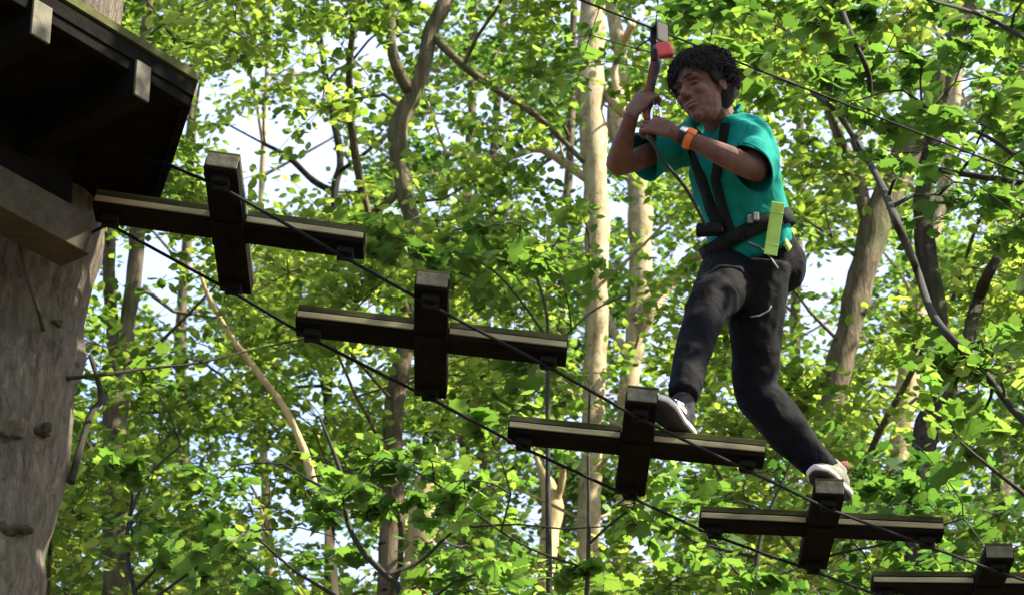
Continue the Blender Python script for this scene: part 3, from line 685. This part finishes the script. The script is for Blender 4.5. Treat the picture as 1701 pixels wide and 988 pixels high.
# ------------------------------------------------------------------ climber
def skin_mat():
    m, n, b = new_mat('brown_skin'); L = n.links
    tc = n.nodes.new('ShaderNodeTexCoord'); nz = n.nodes.new('ShaderNodeTexNoise'); nz.inputs['Scale'].default_value = 26; nz.inputs['Detail'].default_value = 8
    L.new(tc.outputs['Object'], nz.inputs[0]); r = ramp(n, [(.3, (.075, .036, .024)), (.7, (.130, .066, .043))]); L.new(nz.outputs[0], r.inputs[0]); L.new(r.outputs[0], b.inputs['Base Color'])
    b.inputs['Roughness'].default_value = .62; b.inputs['Specular IOR Level'].default_value = .22
    n3 = n.nodes.new('ShaderNodeTexNoise'); n3.inputs['Scale'].default_value = 220; n3.inputs['Detail'].default_value = 3; L.new(tc.outputs['Object'], n3.inputs[0])
    bp = n.nodes.new('ShaderNodeBump'); bp.inputs['Strength'].default_value = .2; bp.inputs['Distance'].default_value = .0012; L.new(n3.outputs[0], bp.inputs['Height']); L.new(bp.outputs[0], b.inputs['Normal'])
    b.inputs['Subsurface Weight'].default_value = .12; b.inputs['Subsurface Radius'].default_value = (.012, .005, .003); b.inputs['Subsurface Scale'].default_value = .5
    return m
M_skin = skin_mat()
def cloth_mat(name, a, bcol, rough=.85, fold=9, bump=.5, sheen=0):
    m, n, b = new_mat(name); L = n.links
    tc = n.nodes.new('ShaderNodeTexCoord'); nz = n.nodes.new('ShaderNodeTexNoise'); nz.inputs['Scale'].default_value = fold; nz.inputs['Detail'].default_value = 3; nz.inputs['Distortion'].default_value = 1.2
    n2 = n.nodes.new('ShaderNodeTexNoise'); n2.inputs['Scale'].default_value = 420
    L.new(tc.outputs['Object'], nz.inputs[0]); L.new(tc.outputs['Object'], n2.inputs[0])
    r = ramp(n, [(.3, a), (.7, bcol)]); L.new(nz.outputs[0], r.inputs[0]); L.new(r.outputs[0], b.inputs['Base Color'])
    b.inputs['Roughness'].default_value = rough; b.inputs['Sheen Weight'].default_value = sheen; b.inputs['Specular IOR Level'].default_value = .08
    bp = n.nodes.new('ShaderNodeBump'); bp.inputs['Strength'].default_value = bump; bp.inputs['Distance'].default_value = .02
    b3 = n.nodes.new('ShaderNodeBump'); b3.inputs['Strength'].default_value = .25; b3.inputs['Distance'].default_value = .001
    L.new(nz.outputs[0], bp.inputs['Height']); L.new(n2.outputs[0], b3.inputs['Height']); L.new(bp.outputs[0], b3.inputs['Normal']); L.new(b3.outputs[0], b.inputs['Normal'])
    return m
M_shirt = cloth_mat('teal_cotton', (.003, .125, .103), (.006, .185, .150))
M_trous = cloth_mat('charcoal_cotton', (.003, .003, .0038), (.0055, .0055, .0066), fold=11)
M_hair = noise_mat('black_hair', [(.3, (.005, .004, .004)), (.7, (.016, .012, .010))], scale=90, rough=.75, bump=.6, spec=.2, bump_dist=.003)
M_harness = cloth_mat('black_harness_webbing', (.006, .008, .008), (.014, .017, .016), fold=25, bump=.2)
M_lime = flat_mat('lime_webbing', (.30, .50, .10), rough=.7, bump=.3)
M_sole = flat_mat('off_white_rubber', (.52, .50, .45), rough=.7)
M_tread = flat_mat('black_rubber', (.015, .015, .015), rough=.85, bump=.5, scale=60)
M_shoe = cloth_mat('black_shoe_fabric', (.02, .021, .024), (.05, .052, .056), fold=30, bump=.2)
M_shoe2 = M_shoe
M_white = flat_mat('white_lace', (.75, .75, .75), rough=.7)
M_greyline = flat_mat('pale_grey_piping', (.14, .155, .14), rough=.7)

J = dict(pel=P(1254, 430, 11.27), neck=P(1200, 208, 11.22), head=P(1166, 151, 11.13),
         lsh=P(1242, 238, 11.10), rsh=P(1128, 240, 11.36), lel=P(1258, 284, 10.92), lwr=P(1146, 255, 10.97),
         rel=P(1026, 276, 11.20), lhip=P(1262, 448, 11.20), rhip=P(1226, 446, 11.30),
         rkn=P(1174, 512, 10.93), rank=P(1138, 648, 10.60), lkn=P(1264, 648, 11.12), lank=P(1370, 778, 10.98))
FW = Vector((-.80, -.60, 0)); LF = Vector((.60, -.80, 0))     # facing, and the climber's own left
spine = (J['neck'] - J['pel']).normalized(); tf = (FW - spine * FW.dot(spine)).normalized()   # torso front
man = thing('person', 'young climber in teal T-shirt and black trousers stepping between two crosses', 'person', Vector((J['pel'].x, J['pel'].y, J['rank'].z - .1)))

body = bmesh.new()
def tor(f, lat, dep, off=0):
    c = J['pel'].lerp(J['neck'], f) + tf * off
    return (c, LF * lat, tf * dep)
loft(body, [tor(-.16, .09, .07), tor(-.05, .145, .10), tor(.1, .145, .10), tor(.3, .13, .095), tor(.5, .14, .10), tor(.7, .155, .10), tor(.85, .15, .09), tor(.95, .10, .07), tor(1.02, .06, .055)])
# neck and head
hd = J['head']; nk = J['neck']
hf = Vector((-.68, -.66, -.30)).normalized()               # face direction, looking left and a little down
hu = Vector((-.20, -.06, 1)); hu = (hu - hf * hu.dot(hf)).normalized(); hl = hu.cross(hf).normalized()
tube(body, [nk - spine*.05, nk.lerp(hd, .45) - hf*.015, hd - hf*.02 - hu*.02], [.066, .056, .055], 16)
HS = 1.07
def hp(f, l, u): return hd + (hf*f + hl*l + hu*u)*HS
_hf, _hl, _hu = hf, hl, hu; hf, hl, hu = hf*HS, hl*HS, hu*HS
def hp(f, l, u): return hd + hf*f + hl*l + hu*u
ellipsoid(body, hp(-.018, 0, .030), hf*.098, hl*.078, hu*.088)            # skull
ellipsoid(body, hp(.020, 0, -.030), hf*.070, hl*.064, hu*.088)            # face block
ellipsoid(body, hp(.040, 0, -.082), hf*.043, hl*.042, hu*.034)            # jaw
ellipsoid(body, hp(.066, 0, -.097), hf*.020, hl*.024, hu*.018)            # chin
for s in (-1, 1):
    ellipsoid(body, hp(.055, s*.036, -.022), hf*.030, hl*.024, hu*.024)   # cheek
    ellipsoid(body, hp(.068, s*.026, .028), hf*.017, hl*.028, hu*.011)
    ellipsoid(body, hp(-.012, s*.078, -.010), hf*.020, hl*.008, hu*.028)  # ear
loft(body, [(hp(.078, 0, .018), hl*.007, hf*.008), (hp(.092, 0, -.004), hl*.010, hf*.012), (hp(.100, 0, -.024), hl*.014, hf*.017), (hp(.090, 0, -.036), hl*.016, hf*.012)], 12)
for s in (-1, 1): ellipsoid(body, hp(.088, s*.013, -.030), hf*.012, hl*.009, hu*.008)
ellipsoid(body, hp(.083, 0, -.055), hf*.011, hl*.024, hu*.006); ellipsoid(body, hp(.080, 0, -.067), hf*.011, hl*.021, hu*.007)

hf, hl, hu = _hf, _hl, _hu
def hp(f, l, u): return hd + (hf*f + hl*l + hu*u)*HS
def limb(bm, pts, rad, seg=16):
    q = smooth_path([(p, r) for p, r in zip(pts, rad)], 4); tube(bm, [a for a, r in q], [r for a, r in q], seg)

# hands
fing_tips = {}
def hand(bm, grip, e1, rope, e3ref, elbow, side):
    """a hand whose fingers close round a rope at grip; e1 runs wrist to knuckles"""
    e2 = (rope - e1*rope.dot(e1)).normalized(); e3 = e1.cross(e2)
    if e3.dot(e3ref) < 0: e3 = -e3
    wr = grip - e1*.088 - e3*.026
    q0 = wr + e1*.05
    loft(bm, [(wr - e1*.012, e2*.026, e3*.019), (wr + e1*.012, e2*.029, e3*.018), (wr + e1*.045, e2*.038, e3*.0155), (wr + e1*.080, e2*.040, e3*.014), (wr + e1*.092, e2*.036, e3*.011)], 16)
    for i, (off, ln) in enumerate(((.0330, .92), (.0112, 1.0), (-.0108, .95), (-.0320, .78))):
        b = wr + e1*.084 + e2*off; ang = [0.55, 1.45, 2.45]; segs = [.038*ln, .026*ln, .020*ln]
        pts = [b - e1*.02, b]; p = b
        for a_, l_ in zip(ang, segs):
            a_ += random.uniform(-.08, .08); p = p + (e1*math.cos(a_) + e3*math.sin(a_))*l_; pts.append(p)
        tube(bm, pts, [.0095, .0092, .0084, .0077, .0064], 10)
        ellipsoid(bm, pts[-1], e1*.0066, e2*.0066, e3*.0066, 8, 6); ellipsoid(bm, b, e1*.0105, e2*.0094, e3*.0100, 8, 6); ellipsoid(bm, pts[2], e1*.0092, e2*.0088, e3*.0095, 8, 6)
    tb = wr + e1*.020 + e2*.026 + e3*.006
    pts = [tb, tb + e1*.024 + e2*.018 + e3*.014, tb + e1*.050 + e2*.016 + e3*.032, tb + e1*.064 + e2*.004 + e3*.042]
    tube(bm, pts, [.0150, .0125, .0108, .0085], 10); ellipsoid(bm, pts[-1], e1*.0085, e2*.0085, e3*.0085, 8, 6)
    return wr, e1, e2, e3
rope = (P(1088, 110, 11.22) - gripL).normalized()
cam_away = Vector((0, CP, SP))
eR1 = Vector((.42, -.05, .62)).normalized()
wR, a1, a2, a3 = hand(body, gripR, eR1, rope, X*.9 + cam_away*.25, J['rel'], 1)
eL1 = Vector((-.80, .10, .42)).normalized()
wL, b1, b2_, b3_ = hand(body, gripL + Z*.0, eL1, rope, cam_away - Z*.4, J['lel'], -1)
# arms
limb(body, [J['rsh'].lerp(J['neck'], .3), J['rsh'], J['rsh'].lerp(J['rel'], .55), J['rel'], J['rel'].lerp(wR, .28), J['rel'].lerp(wR, .72), wR + a1*.012],
     [.052, .052, .042, .036, .041, .029, .0245])
limb(body, [J['lsh'].lerp(J['neck'], .3), J['lsh'], J['lsh'].lerp(J['lel'], .55), J['lel'], J['lel'].lerp(wL, .28), J['lel'].lerp(wL, .72), wL + b1*.012],
     [.052, .054, .045, .038, .043, .031, .0255])
# legs, ankles, feet inside the shoes
for hip, kn, an in (('rhip', 'rkn', 'rank'), ('lhip', 'lkn', 'lank')):
    limb(body, [J[hip], J[hip].lerp(J[kn], .5), J[kn], J[kn].lerp(J[an], .3), J[an] + (J[kn] - J[an])*.08, J[an] - Z*.03], [.085, .072, .052, .052, .036, .036])
bb = remesh(body, .0030, 2)
# eye sockets, mouth crease: press the fused skin in
for v in bb.verts:
    rel = v.co - hd
    if rel.length > .17: continue
    f, l, u = rel.dot(hf)/HS, rel.dot(hl)/HS, rel.dot(hu)/HS
    if f > .03:
        for s in (-1, 1):
            dd = ((l - s*.030)/.017)**2 + ((u - .008)/.012)**2
            v.co -= hf * .011 * math.exp(-dd)
        v.co -= hf * .004 * math.exp(-((l/.022)**2 + ((u + .061)/.0028)**2))
mesh_obj('body', bb, M_skin, man)

# eyelids/eyes, brows, lips
M_eye = flat_mat('dark_eye', (.03, .02, .015), rough=.25); M_lip = flat_mat('lips', (.19, .075, .055), rough=.5)
for s in (-1, 1):
    bm = bmesh.new(); ellipsoid(bm, hp(.068, s*.030, .007), hf*.010, hl*.0125, hu*.0075); e = mesh_obj('eye', bm, M_skin, man)
    bm = bmesh.new(); q = [(hp(.076 - abs(k)*.003, s*.030 + k*.012, .0025 + .0012*abs(k)), .0016) for k in (-1, -.5, 0, .5, 1)]; tube(bm, [a for a, r in q], [.001, .0016, .0018, .0016, .001], 6); mesh_obj('lashes', bm, M_eye, e)
    bm = bmesh.new(); q = smooth_path([(hp(.090, s*.010, .027), .0025), (hp(.088, s*.026, .033), .0038), (hp(.076, s*.046, .028), .0018)], 4); tube(bm, [a for a, r in q], [r for a, r in q], 7); mesh_obj('eyebrow', bm, M_hair, man)
bm = bmesh.new()
ellipsoid(bm, hp(.0905, 0, -.0565), hf*.006, hl*.021, hu*.0042); ellipsoid(bm, hp(.088, 0, -.0655), hf*.006, hl*.019, hu*.0050); mesh_obj('lips', bm, M_lip, man)

# hair: cap plus tousled locks
hb = bmesh.new()
ellipsoid(hb, hp(-.028, 0, .052), hf*.106, hl*.094, hu*.096)
ellipsoid(hb, hp(-.062, 0, .000), hf*.070, hl*.088, hu*.080)
for s in (-1, 1): ellipsoid(hb, hp(-.004, s*.074, .022), hf*.040, hl*.018, hu*.040)
hb = remesh(hb, .006, 4); rs = random.Random(5)
for _ in range(5500):
    th = rs.uniform(0, 2*math.pi); ph = math.asin(rs.uniform(-.55, 1.0))
    dr = hf*math.cos(th)*math.cos(ph) + hl*math.sin(th)*math.cos(ph) + hu*math.sin(ph)
    fr = math.cos(th)*math.cos(ph)
    if ph < .36 and fr > .30: continue
    if ph < .0 and fr > .0: continue
    if ph < -.2 and fr > -.25: continue
    base = hp(-.030, 0, .046) + Vector(hf*dr.dot(hf)*.103 + hl*dr.dot(hl)*.092 + hu*dr.dot(hu)*.097)
    kx = base*15
    curl = Vector((mnoise.noise(kx), mnoise.noise(kx + Vector((5, 9, 1))), mnoise.noise(kx + Vector((2, 3, 8)))))*2.2 + Vector((rs.gauss(0, .35), rs.gauss(0, .35), rs.gauss(0, .35)))
    tang = curl - hu*.45 + hf*.35*(fr > .1) - hf*.3*(fr < -.2); tang = (tang - dr*tang.dot(dr)*.9).normalized(); L_ = rs.uniform(.030, .068)
    lift = rs.uniform(.004, .026)
    tube(hb, [base - dr*.004, base + dr*lift*.8 + tang*L_*.35, base + dr*lift + tang*L_*.75, base + dr*lift*.5 + tang*L_*1.1 - hu*.006], [.0022, .0021, .0016, .0008], 4, caps=False)
mesh_obj('hair', hb, M_hair, man)

# shirt
sb = bmesh.new()
loft(sb, [tor(-.02, .158, .134, .002), tor(.08, .155, .130, .005), tor(.22, .150, .122, .0), tor(.4, .155, .118, -.005), tor(.6, .170, .120, -.008), tor(.78, .180, .115, -.010), tor(.90, .150, .100, -.012), tor(.99, .082, .072, -.01)], 28)
nL = ((J['lel'] - J['lsh']).normalized()*.75 + (wL - J['lel']).normalized()*.65).normalized()
nR = (J['rel'] - J['rsh']).normalized()
cutL = J['lel'] + nL*.012; cutR = J['rsh'].lerp(J['rel'], .60)
limb(sb, [nk.lerp(J['lsh'], .35), J['lsh'] - spine*.01, J['lsh'].lerp(J['lel'], .55), J['lel'] + nL*.01, J['lel'] + nL*.09], [.072, .074, .074, .074, .080])
limb(sb, [nk.lerp(J['rsh'], .35), J['rsh'] - spine*.01, J['rsh'].lerp(J['rel'], .35), cutR, cutR + nR*.09], [.070, .072, .074, .080, .086])
def crumple(bm, amp, fr, seed=0, axis=None):
    bm.normal_update()
    for v in bm.verts:
        p = v.co * fr + Vector((seed, seed*2, 0))
        if axis is not None: p = p - axis * p.dot(axis) * .62
        k = mnoise.noise(p) ; k2 = mnoise.noise(p * 2.3)
        v.co += v.normal * amp * (1 - 2.2*abs(k) + .5*k2)
    bmesh.ops.smooth_vert(bm, verts=bm.verts, factor=.5, use_axis_x=True, use_axis_y=True, use_axis_z=True)
s2 = remesh(sb, .0065, 5); crumple(s2, .011, 9, 3, Vector((.7, -.2, -.6)).normalized())
def open_end(bm, co, no, rad):
    fs = [f for f in bm.faces if (f.calc_center_median() - co - no*.04).length < rad]
    g = list({v for f in fs for v in f.verts}) + list({e for f in fs for e in f.edges}) + fs
    bmesh.ops.bisect_plane(bm, geom=g, plane_co=co, plane_no=no, dist=1e-5)
    dead = [f for f in bm.faces if (f.calc_center_median() - co).dot(no) > 1e-4 and (f.calc_center_median() - co - no*.04).length < rad]
    bmesh.ops.delete(bm, geom=dead, context='FACES')
shirt_bvh = BVHTree.FromBMesh(s2)
open_end(s2, cutL, nL, .135); open_end(s2, cutR, nR, .135)
def hem(co, no, name):
    lp = []; u = no.orthogonal().normalized(); v = no.cross(u)
    for k in range(33):
        a = 2*math.pi*k/32; dr = u*math.cos(a) + v*math.sin(a); h = shirt_bvh.ray_cast(co - no*.012 + dr*.001, dr)
        if h[0] is not None and h[3] < .12: lp.append(h[0] + dr*.0015 + no*.008)
    if len(lp) > 20:
        bm = bmesh.new(); tube(bm, lp + [lp[0]], .0030, 6, caps=False); mesh_obj(name, bm, M_shirt, sh_o)
sh_o = mesh_obj('shirt', s2, M_shirt, man)
so_ = sh_o.modifiers.new('thickness', 'SOLIDIFY'); so_.thickness = .003; so_.offset = -1
hem(cutL, nL, 'sleeve_hem'); hem(cutR, nR, 'sleeve_hem')
bm = bmesh.new(); rg = []
for k in range(25):
    a = 2*math.pi*k/24; rg.append(nk + spine*.012 - tf*.008 + LF*.074*math.cos(a) + tf*.066*math.sin(a) - spine*.03*math.sin(a))
tube(bm, rg, .007, 8, caps=False); mesh_obj('collar', bm, M_shirt, man)

# trousers
tb = bmesh.new()
loft(tb, [tor(-.22, .10, .09), tor(-.14, .145, .118, -.01), tor(-.02, .152, .128, -.008), tor(.08, .148, .120, -.003), tor(.13, .142, .114)], 28)
ellipsoid(tb, J['pel'] - tf*.070 - spine*.06 + LF*.05, X*.088, Y*.088, Z*.10); ellipsoid(tb, J['pel'] - tf*.070 - spine*.06 - LF*.05, X*.085, Y*.085, Z*.095)
limb(tb, [J['rhip'] + spine*.02, J['rhip'].lerp(J['rkn'], .35), J['rhip'].lerp(J['rkn'], .7), J['rkn'], J['rkn'].lerp(J['rank'], .3) - X*.004, J['rkn'].lerp(J['rank'], .65) - X*.006, J['rank'] - (J['rkn'] - J['rank'])*.07], [.112, .104, .086, .071, .066, .058, .051])
limb(tb, [J['lhip'] + spine*.02, J['lhip'].lerp(J['lkn'], .35) - X*.012, J['lhip'].lerp(J['lkn'], .7) - X*.016, J['lkn'] - X*.017, J['lkn'].lerp(J['lank'], .3) - X*.022, J['lkn'].lerp(J['lank'], .65) - X*.024, J['lank'] - (J['lkn'] - J['lank'])*.05], [.108, .098, .084, .076, .079, .070, .050])
t2 = remesh(tb, .0070, 5); crumple(t2, .0055, 14, 9, Vector((.5, -.1, -.8)).normalized())
trou_bvh = BVHTree.FromBMesh(t2); mesh_obj('trousers', t2, M_trous, man)

# shoes
def shoe(heel, toe, ank, mat, laces):
    f = (toe - heel).normalized(); L_ = (toe - heel).length; up = (Z - f*Z.dot(f)).normalized(); sd = up.cross(f).normalized()
    def o(a): return heel + f*L_*a
    wds = [(.0, .024), (.06, .033), (.2, .037), (.4, .036), (.6, .044), (.78, .047), (.92, .036), (.99, .016)]
    def slabloft(z0, z1, grow, name, mt, parent, bulge=.0):
        bm = bmesh.new(); seg = 40; lo = []; hi = []
        def outline(gr):
            pts = [(a, w_ + gr) for a, w_ in wds]; r = []
            for a, w_ in pts: r.append(o(a) + sd*w_)
            r.append(o(1.02) + f*gr)
            for a, w_ in pts[::-1]: r.append(o(a) - sd*w_)
            r.append(o(-.03) - f*gr); return r
        n = 4; rings = []
        for k in range(n + 1):
            zz = z0 + (z1 - z0)*k/n; gg = grow + bulge*math.sin(math.pi*k/n)
            rings.append([bm.verts.new(p + up*zz + up*(.012*max(0, (p - heel).dot(f)/L_ - .75)/.25)) for p in outline(gg)])
        m_ = len(rings[0])
        for k in range(n):
            for i in range(m_): bm.faces.new((rings[k][i], rings[k][(i+1) % m_], rings[k+1][(i+1) % m_], rings[k+1][i]))
        bm.faces.new(rings[0][::-1]); bm.faces.new(rings[-1]); bmesh.ops.recalc_face_normals(bm, faces=bm.faces)
        return mesh_obj(name, bm, mt, parent)
    ub = bmesh.new()
    H = [(.02, .024, .052), (.10, .034, .066), (.22, .037, .080), (.36, .037, .070), (.52, .040, .056), (.68, .043, .042), (.82, .041, .032), (.94, .028, .024)]
    loft(ub, [(o(a) + up*(.022 + h*.5), sd*w_, up*(h*.5 + .004)) for a, w_, h in H], 18)
    tube(ub, [o(.20) + up*.07, ank.lerp(o(.2) + up*.1, .45), ank + (ank - o(.2)).normalized()*.0], [.043, .041, .041], 16)
    up_o = mesh_obj('shoe', remesh(ub, .0045, 4), mat, man)
    slabloft(.006, .025, .003, 'sole', M_sole, up_o, .003); slabloft(.0, .0055, -.002, 'outsole', M_tread, up_o)
    if laces:
        for i, a in enumerate((.40, .50, .60)):
            h = .022 + {0: .070, 1: .060, 2: .050}[i] + .006
            bm = bmesh.new(); tube(bm, [o(a) + up*(h - .020) + sd*.030, o(a) + up*(h - .003) + sd*.012, o(a) + up*(h - .001), o(a) + up*(h - .003) - sd*.012, o(a) + up*(h - .020) - sd*.030], .0045, 7); mesh_obj('lace', bm, M_white, up_o)
        for a in (.44, .62):
            for sgn in (1,):
                bm = bmesh.new(); box(bm, o(a) - sd*(.0385 + .004*(a > .5)) + up*(.052 - .03*(a - .4)), f*.016, sd*.003 + up*.002, up*.0075, .002); mesh_obj('side_mark', bm, M_white, up_o)
                bm = bmesh.new(); box(bm, o(a) + sd*(.0385 + .004*(a > .5)) + up*(.052 - .03*(a - .4)), f*.016, sd*.003 - up*.002, up*.0075, .002); mesh_obj('side_mark', bm, M_white, up_o)
    bm = bmesh.new(); q = o(.18) + up*.102; tube(bm, [q - f*.012, q + up*.02], [.040, .038], 16); mesh_obj('sock', bm, M_dred, man)
zs = lambda c, dx, dy: 0
# tops of the crosses at the feet
def cross_top(i, x, y):
    cx, cy, cz, yw, pt, rl = CR[i]
    M = Matrix.Translation(Vector((cx*S, cy*S, cz*S + CAMZ))) @ Matrix.Rotation(yw, 4, 'Z') @ Matrix.Rotation(pt, 4, 'X') @ Matrix.Rotation(rl, 4, 'Y')
    nrm = (M.to_3x3() @ Z); p0 = M @ Vector((0, 0, BT + .026)); return p0.z - ((x - p0.x)*nrm.x + (y - p0.y)*nrm.y)/nrm.z
def onto(i, x, y): return Vector((x, y, cross_top(i, x, y)))
heelR, toeR = onto(2, .585, 9.50), onto(2, .462, 9.26); toeR.z += .012
heelL, toeL = onto(3, 1.150, 10.00), onto(3, 1.030, 9.775)
J['rank'] ; shoe(heelR, toeR, J['rank'], M_shoe, True)
M_shoe_b = cloth_mat('grey_olive_shoe_fabric', (.10, .10, .075), (.17, .165, .13), fold=30, bump=.2)
shoe(heelL, toeL, J['lank'], M_shoe_b, False)

# harness and small gear, laid onto the clothes
def on_body(px, py, lift=.006, which=(0, 1)):
    o = Vector((0, 0, CAMZ)); d = (P(px, py, 10) - o).normalized(); best = None
    for b in (shirt_bvh, trou_bvh):
        h = b.ray_cast(o, d)
        if h[0] is not None and (best is None or h[3] < best[3]): best = h
    if best is None: return P(px, py, 11.1), -d
    return best[0] - d*lift, best[1]
def ribbon(name, pts, wd, mat, th=.004, lift=.006, parent=None):
    """a flat strap following given surface points [(point, normal)]"""
    bm = bmesh.new(); prev = None; n = len(pts); rows = []
    for i, (p, nn) in enumerate(pts):
        a = pts[max(0, i-1)][0]; b = pts[min(n-1, i+1)][0]; t = (b - a).normalized(); s = nn.cross(t)
        s = s.normalized() if s.length > .05 else X; nn = t.cross(s).normalized() * (1 if t.cross(s).dot(nn) > 0 else -1)
        rows.append([bm.verts.new(p + s*wd/2 + nn*th), bm.verts.new(p - s*wd/2 + nn*th), bm.verts.new(p - s*wd/2 - nn*th), bm.verts.new(p + s*wd/2 - nn*th)])
    for i in range(n - 1):
        for k in range(4): bm.faces.new((rows[i][k], rows[i][(k+1) % 4], rows[i+1][(k+1) % 4], rows[i+1][k]))
    bm.faces.new(rows[0][::-1]); bm.faces.new(rows[-1]); bmesh.ops.recalc_face_normals(bm, faces=bm.faces)
    return mesh_obj(name, bm, mat, parent or man)
def along(pp, n=10, lift=.006):
    out = []
    for a, b in zip(pp[:-1], pp[1:]):
        for k in range(n): out.append(on_body(a[0] + (b[0]-a[0])*k/n, a[1] + (b[1]-a[1])*k/n, lift))
    out.append(on_body(*pp[-1], lift)); return out
def ring_on(bvhs, c, u, v, R_=.4, n=40, lift=.006):
    out = []
    for k in range(n + 1):
        a = 2*math.pi*k/n; dr = (u*math.cos(a) + v*math.sin(a)).normalized(); best = None
        for b in bvhs:
            h = b.ray_cast(c + dr*R_, -dr)
            if h[0] is not None and (best is None or h[3] < best[3]): best = h
        if best: out.append((best[0] + dr*lift, dr))
    return out
har = M_harness
ribbon('waist_belt', ring_on((shirt_bvh, trou_bvh), J['pel'].lerp(J['neck'], .17), LF, tf), .055, har, .006)
ribbon('shoulder_strap', along([(1205, 205), (1200, 235), (1188, 300), (1200, 345), (1214, 388)], 8), .036, har)
ribbon('shoulder_strap', along([(1150, 225), (1150, 262), (1165, 300), (1180, 345), (1200, 388)], 8), .050, har)  # harness strap made extra wide to stand in for shade on the chest
ribbon('hip_strap', along([(1243, 402), (1262, 410), (1280, 428), (1292, 446)], 6, .008), .006, M_greyline, .002)
q0, _n = on_body(1292, 340, .034); q1, _n = on_body(1280, 420, .046)
ax_ = (q1 - q0).normalized(); sd_ = ax_.cross(Vector((.25, -1, -.35))).normalized(); nn_ = sd_.cross(ax_)
bm = bmesh.new(); box(bm, (q0 + q1)/2, ax_*((q1 - q0).length/2 + .008), sd_*.024, nn_*.003, .002)
for f in (-.33, .33): box(bm, (q0 + q1)/2 + ax_*(q1 - q0).length*f, ax_*.003, sd_*.0245, nn_*.0045, .001)
mesh_obj('lime_tag', bm, M_lime, man, False)
ribbon('lime_tag', along([(1304, 402), (1312, 414)], 4, .014), .026, M_lime, .003)
ribbon('pocket_trim', along([(1246, 526), (1262, 524), (1276, 516), (1281, 508)], 5, .006), .006, M_greyline, .0015)
for (px, py) in ((1246, 364), (1256, 360), (1196, 378)):
    q, nn = on_body(px, py, .016); bm = bmesh.new(); box(bm, q, X*.010, Y*.005, Z*.016, .003); mesh_obj('buckle', bm, M_greyline, man, False)
q, nn = on_body(1194, 384, .02); bm = bmesh.new(); box(bm, q - X*.035 - Y*.01, X*.045 + Z*.004, Y*.02, Z*.020, .008); mesh_obj('belt_pouch', bm, M_harness, man)
# watch and bracelet
M_or = flat_mat('orange_plastic', (.55, .13, .02), rough=.5)
for f, nm, mt, wd, rr in ((.10, 'wrist_strap', M_black, .020, .0295), (.19, 'orange_bracelet', M_or, .026, .0335)):
    c = wL.lerp(J['lel'], f); ax = (J['lel'] - wL).normalized(); bm = bmesh.new(); tube(bm, [c - ax*wd/2, c - ax*wd/2.4, c + ax*wd/2.4, c + ax*wd/2], [rr*.95, rr*1.06, rr*1.06, rr*.95], 20); w_ = mesh_obj(nm, bm, mt, man)
    q = c + (Vector((-.1, -.75, .45)) - ax*Vector((-.1, -.75, .45)).dot(ax)).normalized()*rr
    bm = bmesh.new(); box(bm, q, ax*wd*.62, ax.cross((q - c).normalized())*.015, (q - c).normalized()*.005, .003); mesh_obj('watch_face' if f < .15 else 'charm', bm, M_alu if f < .15 else M_or, w_)
